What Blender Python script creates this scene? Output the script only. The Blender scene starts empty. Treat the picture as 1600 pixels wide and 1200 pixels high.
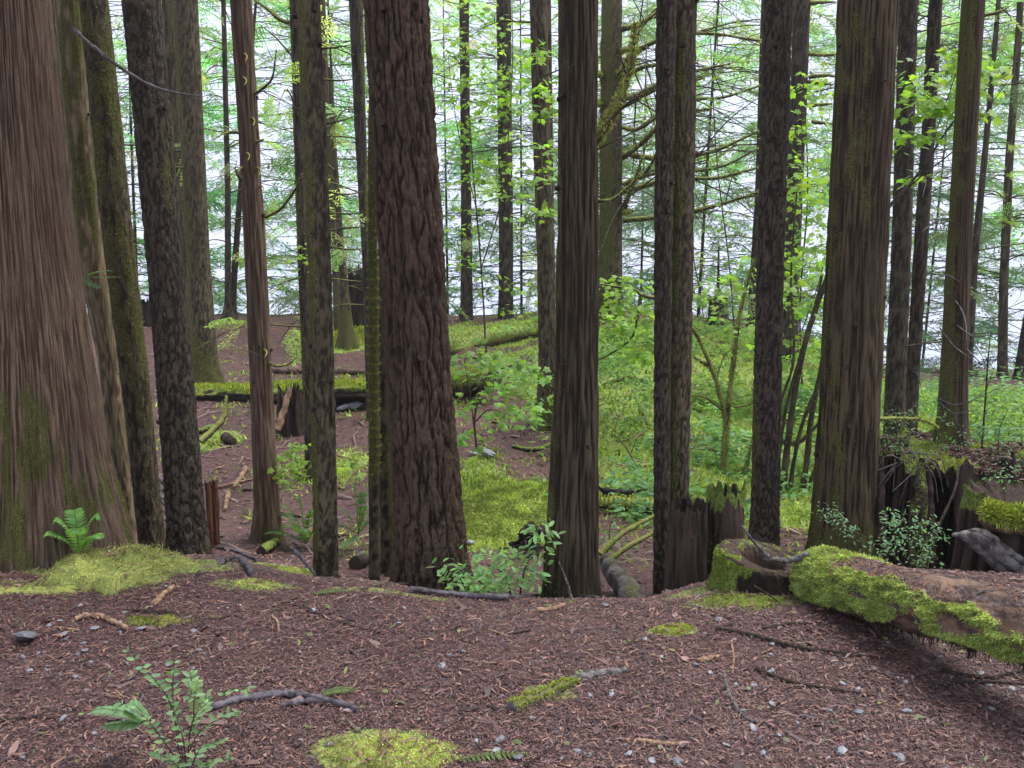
import bpy, math, random
import numpy as np
from math import radians as R

# ------------------------------------------------------------------ camera, sky, sun, exposure
S = bpy.context.scene
COL = S.collection
F, PITCH, H = 1400.0, R(9.5), 1.6            # focal length in photo pixels, tilt down, eye height
cam_data = bpy.data.cameras.new('camera')
cam = bpy.data.objects.new('camera', cam_data); COL.objects.link(cam)
cam.location = (0, 0, H); cam.rotation_euler = (R(90) - PITCH, 0, 0)
cam_data.sensor_width = 36.0; cam_data.lens = 36.0 * F / 1600.0
cam_data.clip_start = 0.05; cam_data.clip_end = 9000
S.camera = cam

SUN_EL, SUN_AZ = R(66), R(70)                # azimuth measured from +Y towards +X
world = bpy.data.worlds.new('World'); S.world = world
world.use_nodes = True
wn, wl = world.node_tree.nodes, world.node_tree.links
wn.clear()
w_out = wn.new('ShaderNodeOutputWorld'); w_bg = wn.new('ShaderNodeBackground')
w_sky = wn.new('ShaderNodeTexSky'); w_sky.sky_type = 'NISHITA'
w_sky.sun_disc = False; w_sky.sun_elevation = SUN_EL; w_sky.sun_rotation = SUN_AZ
w_sky.air_density = 1.0; w_sky.dust_density = 6.0; w_sky.ozone_density = 1.0
w_mix = wn.new('ShaderNodeMix'); w_mix.data_type = 'RGBA'
w_mix.inputs[0].default_value = 0.88         # overcast: mostly an even pale cloud layer
w_mix.inputs[7].default_value = (6.3, 6.8, 8.6, 1)
wl.new(w_sky.outputs[0], w_mix.inputs[6]); wl.new(w_mix.outputs[2], w_bg.inputs[0])
w_bg.inputs[1].default_value = 0.095
wl.new(w_bg.outputs[0], w_out.inputs[0])
sun_d = bpy.data.lights.new('sun', 'SUN'); sun_d.energy = 2.7; sun_d.angle = R(32); sun_d.color = (1, .97, .93)
sun = bpy.data.objects.new('sun', sun_d); COL.objects.link(sun)
sun.rotation_euler = (R(90) - SUN_EL, 0, -SUN_AZ + math.pi)
S.view_settings.view_transform = 'Standard'; S.view_settings.look = 'None'
S.view_settings.exposure = 0.92; S.view_settings.gamma = 1.0
S.cycles.max_bounces = 8; S.cycles.transparent_max_bounces = 4

rng = np.random.default_rng(7)
random.seed(7)

# ------------------------------------------------------------------ numeric helpers
_perm = np.random.default_rng(3).permutation(256); _perm = np.concatenate([_perm, _perm, _perm])
_g = np.random.default_rng(4).normal(size=(256, 3)); _g /= np.linalg.norm(_g, axis=1)[:, None]
def noise(x, y, z=0.0):
    x, y, z = np.broadcast_arrays(np.asarray(x, float), np.asarray(y, float), np.asarray(z, float))
    xi, yi, zi = np.floor(x), np.floor(y), np.floor(z)
    xf, yf, zf = x - xi, y - yi, z - zi
    xi, yi, zi = xi.astype(int) & 255, yi.astype(int) & 255, zi.astype(int) & 255
    fade = lambda t: t*t*t*(t*(t*6-15)+10)
    u, v, w = fade(xf), fade(yf), fade(zf)
    def c(a, b, d):
        g = _g[_perm[_perm[_perm[(xi+a) & 255] + ((yi+b) & 255)] + ((zi+d) & 255)]]
        return g[..., 0]*(xf-a) + g[..., 1]*(yf-b) + g[..., 2]*(zf-d)
    l = lambda a, b, t: a + (b-a)*t
    return 1.6*l(l(l(c(0,0,0), c(1,0,0), u), l(c(0,1,0), c(1,1,0), u), v),
                 l(l(c(0,0,1), c(1,0,1), u), l(c(0,1,1), c(1,1,1), u), v), w)
def fbm(x, y, z=0.0, o=3):
    s, a = 0, 1.0
    for k in range(o):
        s = s + a*noise(x*2**k+k*17.3, y*2**k-k*5.1, z*2**k); a *= .5
    return s
def sm(a, b, x):
    t = np.clip((x-a)/(b-a), 0, 1); return t*t*(3-2*t)
def nrm(v):
    return v/np.maximum(np.linalg.norm(v, axis=-1, keepdims=True), 1e-9)

CP, SP = math.cos(PITCH), math.sin(PITCH)
def ray(px, py):
    u, v = (px-800)/F, (600-py)/F
    return np.array([u, CP+v*SP, -SP+v*CP])
def at(px, py, Y):                            # the point of the view through a pixel that stands Y metres ahead
    d = ray(px, py); return np.array([0, 0, H]) + d*(Y/d[1])
def mpp(p):                                   # metres per photo pixel at a point
    return (p[1]*CP - (p[2]-H)*SP)/F

# ------------------------------------------------------------------ lie of the land
_Y = np.array([-200, 0, 3.2, 4.0, 4.6, 5.2, 6.2, 7.2, 8.2, 9.5, 11, 12.5, 14.5, 16, 18, 24, 40, 60, 400])
_A = (np.array([-100, 300, 500, 760, 1000, 1180, 1400, 1700]) - 800)/F
_Z = np.array([
 [0,0,0,0,-.05,-.20,-.55,-.68,-.65,-.55,-.38,-.27,-.10,.08,0,-1,-4,-9,-12],
 [0,0,0,0,-.12,-.35,-.58,-.68,-.64,-.55,-.38,-.27,-.10,.08,0,-1,-4,-9,-12],
 [0,0,0,-.02,-.27,-.45,-.60,-.68,-.63,-.53,-.38,-.27,-.10,.08,0,-1,-4,-9,-12],
 [0,0,0,-.10,-.36,-.52,-.62,-.56,-.47,-.36,-.24,-.12,0,.09,0,-1,-4,-9,-12],
 [0,0,0,-.11,-.38,-.53,-.60,-.62,-.55,-.38,-.18,.02,.32,.26,-.1,-1.2,-4,-9,-12],
 [0,0,0,-.04,-.20,-.42,-.60,-.62,-.60,-.50,-.33,-.13,.08,.08,-.2,-1.3,-4,-9,-12],
 [0,0,0,0,-.25,-.42,-.46,-.42,-.34,-.34,-.40,-.50,-.70,-.9,-1.2,-2,-4.5,-9,-12],
 [0,0,0,0,-.25,-.42,-.46,-.42,-.36,-.38,-.45,-.60,-.80,-1,-1.4,-2.2,-4.5,-9,-12]])
def _hermite(t, xs, ys):                      # monotone-ish smooth interpolation along the depth
    i = np.clip(np.searchsorted(xs, t)-1, 0, len(xs)-2)
    h = xs[i+1]-xs[i]; s = np.clip((t-xs[i])/h, 0, 1)
    d = np.diff(ys)/np.diff(xs)
    m = np.concatenate([[d[0]], np.where(d[:-1]*d[1:] > 0, 2*d[:-1]*d[1:]/(d[:-1]+d[1:]+1e-12), 0), [d[-1]]])
    return (2*s**3-3*s**2+1)*ys[i] + (s**3-2*s**2+s)*h*m[i] + (-2*s**3+3*s**2)*ys[i+1] + (s**3-s**2)*h*m[i+1]
def gz(x, y, fine=True):
    x, y = np.broadcast_arrays(np.asarray(x, float), np.asarray(y, float))
    a = np.clip(x/np.maximum(y, 3.0), _A[0], _A[-1]-1e-6)
    j = np.clip(np.searchsorted(_A, a, side='right')-1, 0, len(_A)-2)
    t = (a-_A[j])/(_A[j+1]-_A[j]); t = t*t*(3-2*t)
    prof = np.stack([_hermite(y, _Y, _Z[k]) for k in range(len(_A))])
    z0 = np.take_along_axis(prof, j[None], 0)[0]; z1 = np.take_along_axis(prof, (j+1)[None], 0)[0]
    z = z0 + (z1-z0)*t
    far = sm(4.2, 9, y)
    z = z + .022*noise(x*1.1, y*1.1, .3) + .07*far*noise(x*.7, y*.7, 5.2) + .10*far*sm(-1.5, 1.0, x)*sm(17, 13, y)*noise(x*1.25, y*1.25, 2.2)
    if fine: z = z + .012*noise(x*4.3, y*4.3, 1.7) + .025*far*(1+1.2*sm(-1.5, 1, x))*noise(x*2.6, y*2.6, 9.1)
    return z
def gp(px, py):                               # where the view through a pixel meets the ground
    d = ray(px, py); t = np.linspace(1.5, 30, 6000)
    P = np.array([0, 0, H]) + t[:, None]*d
    b = np.nonzero(P[:, 2] < gz(P[:, 0], P[:, 1]))[0]
    k = b[0] if len(b) else 4000
    return P[k]
def on(x, y, dz=0): return np.array([x, y, float(gz(x, y))+dz])
def gat(px, Y, dz=0):                         # ground point at a photo column, Y metres ahead
    x = (px-800)/F*Y*1.0
    for _ in range(4):
        z = float(gz(x, Y)); x = (px-800)/F*(Y*CP-(z-H)*SP)
    return on(x, Y, dz)

# green patches on the ground: (photo column, row, radius across m, radius along m, strength)
PATCH = [(190,880,.62,.28,1), (440,890,.35,.2,.9), (600,1175,.24,.13,1), (60,915,.5,.1,.8), (1160,940,.3,.16,.9), (1050,985,.10,.06,1.0),
 (400,915,.25,.08,.7), (620,925,.35,.06,.6), (860,1085,.12,.06,.7), (480,1100,.12,.05,.5), (1090,925,.2,.1,.8),
 (800,780,.75,1.0,1), (780,740,.4,.6,.8), (545,525,.7,.9,1), (350,508,.4,.4,.8), (780,520,1.6,1.2,.9), (440,600,1.6,.6,.38),
 (500,600,1.2,.6,.3), (340,690,.35,.35,.8), (470,750,.5,.5,.5), (520,720,.45,.5,.6), (380,640,.4,.3,.3), (1000,620,1.9,3.6,.95), (1120,640,1.8,3.6,1),
 (960,740,1.0,1.2,.9), (1240,700,1.6,3.0,1), (1080,740,1.2,1.5,1), (1500,640,3.5,3.5,1), (900,560,1.4,1.5,.8), (1150,530,1.5,1.0,.9), (250,700,.3,.6,.5)]
_PW = [(gp(a, b), c, d, e) for a, b, c, d, e in PATCH]
def mossmask(x, y):
    m = np.zeros(np.broadcast(x, y).shape)
    for p, rx, ry, s in _PW:
        q = ((x-p[0])/rx)**2 + ((y-p[1])/ry)**2
        m = np.maximum(m, s*sm(1.5, .5, q))
    m = m*(.75 + .5*fbm(x*2.1, y*2.1, 3.3)) + .22*sm(.25, .6, fbm(x*1.3, y*1.3, 8.8))
    path = sm(.55, .2, np.abs(x+.22*(y-9)-(.05)))*sm(6.0, 7, y)*sm(13, 11, y)   # trodden line up the bank
    return np.clip(m*(1-.85*path*sm(-1.2, -.2, x)), 0, 1)

# ------------------------------------------------------------------ mesh builder
class MB:
    def __init__(s): s.v = []; s.f = {3: [], 4: []}; s.c = []; s.h = []; s.m = []; s.n = 0
    def add(s, v, f, col=None, h=None, m=None):
        v = np.asarray(v, float).reshape(-1, 3); f = np.asarray(f, int)
        s.v.append(v); s.f[f.shape[1]].append(f + s.n); k = len(v); s.n += k
        if col is None: col = (.5, .5, .5)
        s.c.append(np.broadcast_to(np.asarray(col, float), (k, 3)))
        s.h.append(np.broadcast_to(np.asarray(.5 if h is None else h, float), (k,)))
        s.m.append(np.broadcast_to(np.asarray(0 if m is None else m, float), (k,)))
        return s
    def build(s, name, mat, parent=None, origin=None, smooth=True):
        v = np.concatenate(s.v)
        if parent is not None:
            o = np.zeros(3); q = parent
            while q is not None: o = o + np.array(q.location); q = q.parent
        elif origin is None:
            o = np.array([v[:, 0].mean(), v[:, 1].mean(), v[:, 2].min()])
        else: o = np.asarray(origin, float)
        me = bpy.data.meshes.new(name)
        v = v - o
        fs = [np.concatenate(s.f[k]) for k in (3, 4) if s.f[k]]
        loops = np.concatenate([f.ravel() for f in fs]); tot = np.concatenate([np.full(len(f), f.shape[1]) for f in fs])
        st = np.concatenate([[0], np.cumsum(tot)[:-1]])
        me.vertices.add(len(v)); me.vertices.foreach_set('co', v.astype(np.float32).ravel())
        me.loops.add(len(loops)); me.loops.foreach_set('vertex_index', loops.astype(np.int32))
        me.polygons.add(len(tot)); me.polygons.foreach_set('loop_start', st.astype(np.int32))
        me.polygons.foreach_set('loop_total', tot.astype(np.int32))
        me.polygons.foreach_set('use_smooth', np.full(len(tot), smooth))
        me.update(calc_edges=True); me.validate()
        c = np.concatenate(s.c); ca = me.color_attributes.new('Col', 'FLOAT_COLOR', 'POINT')
        ca.data.foreach_set('color', np.concatenate([c, np.ones((len(c), 1))], 1).astype(np.float32).ravel())
        for nm, arr in (('h', s.h), ('moss', s.m)):
            at_ = me.attributes.new(nm, 'FLOAT', 'POINT'); at_.data.foreach_set('value', np.concatenate(arr).astype(np.float32))
        me.materials.append(mat)
        ob = bpy.data.objects.new(name, me); COL.objects.link(ob)
        if parent is not None: ob.parent = parent
        else: ob.location = o
        return ob
def tag(o, label=None, cat=None, group=None, kind=None):
    if label: o['label'] = label
    if cat: o['category'] = cat
    if group: o['group'] = group
    if kind: o['kind'] = kind
    return o
def thing(name, loc, label, cat, group=None):
    o = bpy.data.objects.new(name, None); COL.objects.link(o); o.location = [float(t) for t in loc]
    o.empty_display_size = .1
    return tag(o, label, cat, group)

def frames(P):
    T = nrm(np.gradient(P, axis=0)); N = np.zeros_like(P)
    ref = np.array([0, 0, 1.0]) if abs(T[0, 2]) < .9 else np.array([1.0, 0, 0])
    n = nrm(np.cross(ref, T[0]));
    for i in range(len(P)):
        n = n - T[i]*np.dot(n, T[i]); n = n/np.linalg.norm(n); N[i] = n
    return T, N, np.cross(T, N)
def grid_faces(nz, nt, close=True):
    i = np.arange(nz-1)[:, None]; j = np.arange(nt if close else nt-1)[None]
    j2 = (j+1) % nt
    i, jj, jj2 = np.broadcast_arrays(i, j, j2)
    return np.stack([i*nt+jj, i*nt+jj2, (i+1)*nt+jj2, (i+1)*nt+jj], -1).reshape(-1, 4)
def spline(pts, n):
    pts = np.asarray(pts, float)
    if len(pts) == 2: return pts[0] + np.linspace(0, 1, n)[:, None]*(pts[1]-pts[0])
    P = np.concatenate([[2*pts[0]-pts[1]], pts, [2*pts[-1]-pts[-2]]]); out = []
    for t in np.linspace(0, len(pts)-1-1e-9, n):
        k = int(t); u = t-k; a, b, c, d = P[k:k+4]
        out.append(.5*((2*b)+(-a+c)*u+(2*a-5*b+4*c-d)*u*u+(-a+3*b-3*c+d)*u**3))
    return np.array(out)
def tube(mb, pts, r, n=12, seg=8, rough=.12, col=None, m=None, cap=True, seed=0):
    P = spline(pts, n); r = np.interp(np.linspace(0, 1, n), np.linspace(0, 1, len(np.atleast_1d(r))), np.atleast_1d(r))
    T, N, B = frames(P); th = np.linspace(0, 2*np.pi, seg, endpoint=False)
    ring = np.cos(th)[None, :, None]*N[:, None] + np.sin(th)[None, :, None]*B[:, None]
    k = 1.0/max(r.max(), 1e-4)
    q = P[:, None] + ring*r[:, None, None]
    hh = noise(q[..., 0]*k*.7+seed, q[..., 1]*k*.7, q[..., 2]*k*.7)
    q = P[:, None] + ring*(r[:, None]*(1+rough*2*hh))[..., None]
    mm = None
    if m is not None: mm = np.clip(m*(ring[..., 2]*.5+.6) if np.isscalar(m) else m, 0, 1).ravel()
    mb.add(q, grid_faces(n, seg), col, .5+.5*hh.ravel(), mm)
    if cap:
        for e, rev in ((0, True), (n-1, False)):
            v = np.concatenate([q[e], P[e][None]]); f = np.array([[j, (j+1) % seg, seg] for j in range(seg)])
            mb.add(v, f[:, ::-1] if rev else f, col, .8)
    return P, T, r, q, ring

def place(mb, tv, tf, C, X, Z, sc, col):
    """copies of a small template (leaf, spray) at points C, X = its tip direction, Z = its upper side"""
    X = nrm(X); Z = nrm(Z - X*np.sum(X*Z, -1, keepdims=True)); Yv = np.cross(Z, X)
    n, k = len(C), len(tv); sc = np.broadcast_to(sc, (n,))
    v = C[:, None] + sc[:, None, None]*(tv[None, :, 0:1]*X[:, None] + tv[None, :, 1:2]*Yv[:, None] + tv[None, :, 2:3]*Z[:, None])
    f = (tf[None] + (np.arange(n)*k)[:, None, None]).reshape(-1, tf.shape[1])
    col = np.asarray(col, float)
    if col.ndim == 1: col = np.broadcast_to(col, (n, 3))
    c = np.repeat(col, k, 0) if col.ndim == 2 else col.reshape(-1, 3)
    mb.add(v.reshape(-1, 3), f, c)
def jit(base, n, s=.25, hue=.1):
    b = np.asarray(base, float)*(1+s*rng.normal(size=(n, 1))) * (1+hue*rng.normal(size=(n, 3)))
    return np.clip(b, .005, .9)

# leaf templates: x = towards the tip, z = upper side
OVAL = (np.array([[0,0,0],[.3,.2,.03],[.7,.17,.02],[1,0,-.06],[.7,-.17,.02],[.3,-.2,.03],[.5,0,-.02]]),
        np.array([[0,6,1],[1,6,2],[2,6,3],[3,6,4],[4,6,5],[5,6,0]]))
_ma = [(0,0),(-.05,.22),(.1,.48),(.28,.32),(.5,.56),(.6,.25),(1.0,0),(.6,-.25),(.5,-.56),(.28,-.32),(.1,-.48),(-.05,-.22)]
MAPLE = (np.array([[x, y, -.18*(x-.35)**2-.2*y*y] for x, y in _ma]+[[.3, 0, .03]]), np.array([[12, i, (i+1) % 12] for i in range(12)])[:, ::-1])
NEEDLE = (np.array([[0,.5,0],[0,-.5,0],[1,-.28,0],[1,.28,0]])*np.array([1,.22,1]), np.array([[0,1,2,3]]))
BLADE = (np.array([[0,.5,0],[0,-.5,0],[1,0,.12]])*np.array([1,.35,1]), np.array([[0,1,2]]))
def tufts(mb, P, N, size, col, spread=.9, s=.28):
    n = len(P); D = nrm(N + spread*rng.normal(size=(n, 3)))
    place(mb, *BLADE, P, D, rng.normal(size=(n, 3)), size*rng.uniform(.5, 1.4, n), jit(col, n, s, .08))

def spray_template(seed, twigs=18, droop=.3, dens=1.0, w=.5):
    g = np.random.default_rng(seed); V, Fq, C = [], [], []
    def leafq(p, d, L, W, z=(0, 0, 1)):
        d = d/np.linalg.norm(d); s = np.cross(z, d); s /= np.linalg.norm(s)+1e-9; k = len(V)
        V.extend([p-s*W*.4, p+s*W*.4, p+d*L+s*W*.25, p+d*L-s*W*.25]); Fq.append([k, k+1, k+2, k+3])
    axis = lambda t: np.array([t, .05*math.sin(t*5+seed), -droop*t*t])
    for i in range(10):
        a, b = axis(i/10), axis((i+1)/10); leafq(a, b-a, np.linalg.norm(b-a)*1.05, .014*(1-.6*i/10)); C += [0]*4
        leafq(a, b-a, np.linalg.norm(b-a)*1.05, .014*(1-.6*i/10), (0, 1, .1)); C += [0]*4
    for i in range(twigs):
        t = .12+.86*(i+.5)/twigs; sgn = 1 if i % 2 else -1; L = w*(1-t*.75)*g.uniform(.6, 1.1)
        d = np.array([.75+.2*g.normal(), sgn*g.uniform(.6, 1.0), -.12+.18*g.normal()]); d /= np.linalg.norm(d); p0 = axis(t)
        leafq(p0, d, L*.9, .008); C += [0]*4
        n = int(dens*(5+L*26))
        for k in range(n):
            u = (k+.7)/n; p = p0+d*L*u + np.array([0, 0, -.25*L*u*u]); s2 = 1 if k % 2 else -1
            e = d*.7 + s2*np.array([-d[1], d[0], 0])*g.uniform(.5, 1.0) + np.array([0, 0, .25*g.normal()-.1])
            l = g.uniform(.05, .11)*(1.15-.5*u)
            leafq(p, e, l, .03, (0, .3*g.normal(), 1)); C += [g.uniform(.7, 1.3)]*4
    return np.array(V), np.array(Fq), np.array(C)
SPRAYS = [spray_template(i, twigs=int(14+i % 3*4), droop=.15+.1*(i % 4), dens=.75+.12*(i % 3)) for i in range(6)]
TWIGS = [spray_template(20+i, twigs=12, droop=.12*(i % 3), dens=.10) for i in range(4)]
def sprays(mb, P, X, Z, sc, col, T=SPRAYS, wood=(.11, .10, .07)):
    idx = rng.integers(0, len(T), len(P))
    for k in range(len(T)):
        s = idx == k
        if not s.any(): continue
        tv, tf, tc = T[k]; n = int(s.sum())
        base = jit(col, n, .22, .08)
        c = np.where((tc > 0)[None, :, None], base[:, None]*np.maximum(tc, .1)[None, :, None], np.asarray(wood)[None, None])
        place(mb, tv, tf, P[s], X[s], Z[s], np.broadcast_to(sc, (len(P),))[s], c)

# ------------------------------------------------------------------ materials
def mat_base(name):
    m = bpy.data.materials.new(name); m.use_nodes = True; n = m.node_tree.nodes; l = m.node_tree.links
    return m, n, l, n['Principled BSDF']
def mixc(n, l, fac, a, b):
    x = n.new('ShaderNodeMix'); x.data_type = 'RGBA'
    for i, v in ((0, fac), (6, a), (7, b)):
        if hasattr(v, 'is_linked'): l.new(v, x.inputs[i])
        else: x.inputs[i].default_value = v if i == 0 else (*v, 1)
    return x.outputs[2]
def math_(n, l, op, a, b=0.0, clamp=False):
    x = n.new('ShaderNodeMath'); x.operation = op; x.use_clamp = clamp
    for i, v in enumerate((a, b)):
        if hasattr(v, 'is_linked'): l.new(v, x.inputs[i])
        else: x.inputs[i].default_value = v
    return x.outputs[0]
def mrange(n, l, v, a, b):
    x = n.new('ShaderNodeMapRange'); x.interpolation_type = 'SMOOTHSTEP'
    l.new(v, x.inputs[0]); x.inputs[1].default_value = a; x.inputs[2].default_value = b
    return x.outputs[0]
def attr(n, name):
    x = n.new('ShaderNodeAttribute'); x.attribute_name = name; return x
def ntex(n, l, scale, stretch=1.0, detail=6, rough=.6, dist=0.0):
    tc = n.new('ShaderNodeTexCoord'); mp = n.new('ShaderNodeMapping'); mp.inputs['Scale'].default_value = (1, 1, stretch)
    l.new(tc.outputs['Object'], mp.inputs[0]); t = n.new('ShaderNodeTexNoise')
    t.inputs['Scale'].default_value = scale; t.inputs['Detail'].default_value = detail; t.inputs['Roughness'].default_value = rough
    t.inputs['Distortion'].default_value = dist
    l.new(mp.outputs[0], t.inputs[0]); return t.outputs[0]
MOSS_C, MOSS_D = (.25, .32, .06), (.09, .12, .03)
def mat_bark(name, groove, ridge, grey=(.2, .18, .16), scale=60, stretch=.15, bump=.5, greyamt=.35, mossA=(.060,.056,.020), mossB=(.125, .125, .034), dist=.01):
    m, n, l, b = mat_base(name)
    t1 = ntex(n, l, scale, stretch); t2 = ntex(n, l, 2.2, .6, 4); t3 = ntex(n, l, scale*2.2, .6, 3); t4 = ntex(n, l, 14, .5, 5)
    h = attr(n, 'h').outputs['Fac']
    f = math_(n, l, 'ADD', math_(n, l, 'MULTIPLY', h, .6), math_(n, l, 'MULTIPLY', t1, .5))
    c = mixc(n, l, mrange(n, l, f, .38, .78), tuple(x*.75 for x in groove), tuple(x*1.25 for x in ridge))  # low spots coloured darker, painting shade into the bark furrows
    c = mixc(n, l, math_(n, l, 'MULTIPLY', mrange(n, l, t2, .4, .65), .5), c, tuple(x*.55 for x in ridge))
    c = mixc(n, l, math_(n, l, 'MULTIPLY', mrange(n, l, math_(n, l, 'ADD', math_(n, l, 'MULTIPLY', t3, .6), math_(n, l, 'MULTIPLY', t4, .4)), .5, .68), greyamt), c, grey)
    mo = attr(n, 'moss').outputs['Fac']
    mf = mrange(n, l, math_(n, l, 'ADD', mo, math_(n, l, 'MULTIPLY', math_(n, l, 'SUBTRACT', math_(n, l, 'ADD', math_(n, l, 'MULTIPLY', t4, .6), math_(n, l, 'MULTIPLY', t3, .4)), .5), 1.6)), .38, .62)
    c = mixc(n, l, mf, c, mixc(n, l, mrange(n, l, t3, .35, .65), mossA, mossB))
    l.new(c, b.inputs['Base Color']); b.inputs['Roughness'].default_value = .85; b.inputs['Specular IOR Level'].default_value = .25
    bp = n.new('ShaderNodeBump'); bp.inputs['Strength'].default_value = min(1, bump*1.3); bp.inputs['Distance'].default_value = dist*2.5
    l.new(math_(n, l, 'ADD', t1, math_(n, l, 'MULTIPLY', t3, .5)), bp.inputs['Height']); l.new(bp.outputs[0], b.inputs['Normal'])
    return m
def mat_leaf(name, tr=.4, rough=.55, spec=.3, boost=1.6):
    m, n, l, b = mat_base(name); a = attr(n, 'Col')
    l.new(a.outputs['Color'], b.inputs['Base Color']); b.inputs['Roughness'].default_value = rough; b.inputs['Specular IOR Level'].default_value = spec
    t = n.new('ShaderNodeBsdfTranslucent'); ms = n.new('ShaderNodeMixShader'); ms.inputs[0].default_value = tr
    g = n.new('ShaderNodeMix'); g.data_type = 'RGBA'; g.blend_type = 'MULTIPLY'; g.inputs[0].default_value = 1
    l.new(a.outputs['Color'], g.inputs[6]); g.inputs[7].default_value = (boost*1.1, boost*1.15, boost*.5, 1)
    l.new(g.outputs[2], t.inputs[0]); l.new(b.outputs[0], ms.inputs[1]); l.new(t.outputs[0], ms.inputs[2])
    l.new(ms.outputs[0], n['Material Output'].inputs[0]); return m
def mat_col(name, rough=.7, spec=.3):
    m, n, l, b = mat_base(name); a = attr(n, 'Col'); t = ntex(n, l, 120, 1, 3)
    l.new(mixc(n, l, math_(n, l, 'MULTIPLY', t, .5), a.outputs['Color'], (.03, .02, .02)), b.inputs['Base Color'])
    b.inputs['Roughness'].default_value = rough; b.inputs['Specular IOR Level'].default_value = spec; return m
M = {}
M['fir'] = mat_bark('fir_bark', (0.0273, 0.0143, 0.0090), (0.0815, 0.0524, 0.0332), (0.1289, 0.1116, 0.0812), 45, .25, .7, .25)
M['cedar'] = mat_bark('cedar_bark', (0.0357, 0.0224, 0.0116), (0.0919, 0.0662, 0.0376), (0.1196, 0.1116, 0.0684), 70, .06, .6, .35)
M['redcedar'] = mat_bark('red_cedar_bark', (0.1102, 0.0627, 0.0388), (0.1585, 0.1098, 0.0737), (0.1980, 0.1716, 0.1247), 75, .07, .6, .4)
M['darkcedar'] = mat_bark('dark_cedar_bark', (0.0259, 0.0170, 0.0090), (0.0720, 0.0543, 0.0306), (0.0899, 0.0909, 0.0470), 80, .05, .6, .35)
M['hemlock'] = mat_bark('hemlock_bark', (0.0392, 0.0279, 0.0155), (0.1099, 0.0874, 0.0507), (0.1696, 0.1620, 0.1026), 55, .45, .6, .4)
M['darkhem'] = mat_bark('dark_scaly_bark', (0.0259, 0.0184, 0.0123), (0.0758, 0.0589, 0.0411), (0.1891, 0.1773, 0.1368), 50, .4, .8, .42)
M['pale'] = mat_bark('pale_bare_wood', (.13, .095, .055), (.27, .205, .12), (.26, .23, .16), 40, .07, .4, .3)
M['rot'] = mat_bark('rotten_wood', (.018, .011, .008), (.066, .043, .032), (.10, .085, .065), 50, .10, .8, .2, MOSS_D, MOSS_C)
M['redrot'] = mat_bark('red_rotten_wood', (.06, .022, .012), (.18, .075, .04), (.2, .12, .08), 50, .12, .7, .2)
M['log'] = mat_bark('wet_log', (.050, .034, .030), (.20, .118, .075), (.16, .14, .145), 30, 1.0, .5, .8, MOSS_D, MOSS_C)
M['log'].node_tree.nodes['Principled BSDF'].inputs['Roughness'].default_value = .55
M['grey'] = mat_bark('grey_weathered_wood', (.045, .038, .034), (.16, .145, .135), (.24, .225, .22), 40, .6, .5, .4)
M['wetroot'] = mat_bark('wet_root', (.045, .034, .036), (.13, .11, .125), (.2, .18, .2), 30, 1.0, .4, .3)
M['wetroot'].node_tree.nodes['Principled BSDF'].inputs['Roughness'].default_value = .5
M['branch'] = mat_bark('mossy_branch', (.04, .03, .02), (.10, .08, .055), (.16, .15, .12), 70, 1.0, .4, .3, (.17, .18, .045), (.34, .36, .10))
M['tan'] = mat_bark('tan_stick', (.16, .09, .055), (.32, .20, .125), (.35, .28, .2), 60, 1, .3, .3)
M['char'] = mat_bark('charred_wood', (.012, .009, .009), (.035, .024, .022), (.06, .05, .05), 40, .2, .8, .2)
M['moss'] = mat_leaf('moss', .25, .8, .1, 1.3)
M['leaf'] = mat_leaf('leaf', .45, .45, .35, 1.7)
M['needles'] = mat_leaf('conifer_needles', .5, .6, .25, 2.0)
M['litter'] = mat_col('needle_litter', .55, .4)
def mat_ground():
    m, n, l, b = mat_base('forest_floor')
    a, c_, d = ntex(n, l, 1.1, 1, 5), ntex(n, l, 22, 1, 8, .7), ntex(n, l, 90, 1, 4)
    c = mixc(n, l, mrange(n, l, c_, .3, .7), (.036, .016, .015), (.13, .064, .056))
    c = mixc(n, l, math_(n, l, 'MULTIPLY', mrange(n, l, d, .55, .7), .6), c, (.20, .115, .09))
    c = mixc(n, l, math_(n, l, 'MULTIPLY', mrange(n, l, a, .45, .65), .4), c, (.05, .03, .03))
    mo = attr(n, 'moss').outputs['Fac']
    mf = mrange(n, l, math_(n, l, 'ADD', mo, math_(n, l, 'MULTIPLY', math_(n, l, 'SUBTRACT', c_, .5), 1.2)), .36, .6)
    c = mixc(n, l, mf, c, mixc(n, l, mrange(n, l, d, .35, .65), (.12, .16, .04), (.27, .34, .07)))
    l.new(c, b.inputs['Base Color']); b.inputs['Roughness'].default_value = .7; b.inputs['Specular IOR Level'].default_value = .3
    bp = n.new('ShaderNodeBump'); bp.inputs['Strength'].default_value = .7; bp.inputs['Distance'].default_value = .02
    l.new(math_(n, l, 'ADD', c_, math_(n, l, 'MULTIPLY', d, .4)), bp.inputs['Height']); l.new(bp.outputs[0], b.inputs['Normal']); return m
M['ground'] = mat_ground()
def mat_stone():
    m, n, l, b = mat_base('stone'); oi = n.new('ShaderNodeObjectInfo'); t = ntex(n, l, 40, 1, 5)
    c = mixc(n, l, oi.outputs['Random'], (.10, .10, .11), (.27, .285, .31)); c = mixc(n, l, math_(n, l, 'MULTIPLY', mrange(n, l, t, .45, .7), .5), c, (.10, .095, .10))
    l.new(c, b.inputs['Base Color']); b.inputs['Roughness'].default_value = .5; return m
M['stone'] = mat_stone()
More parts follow.
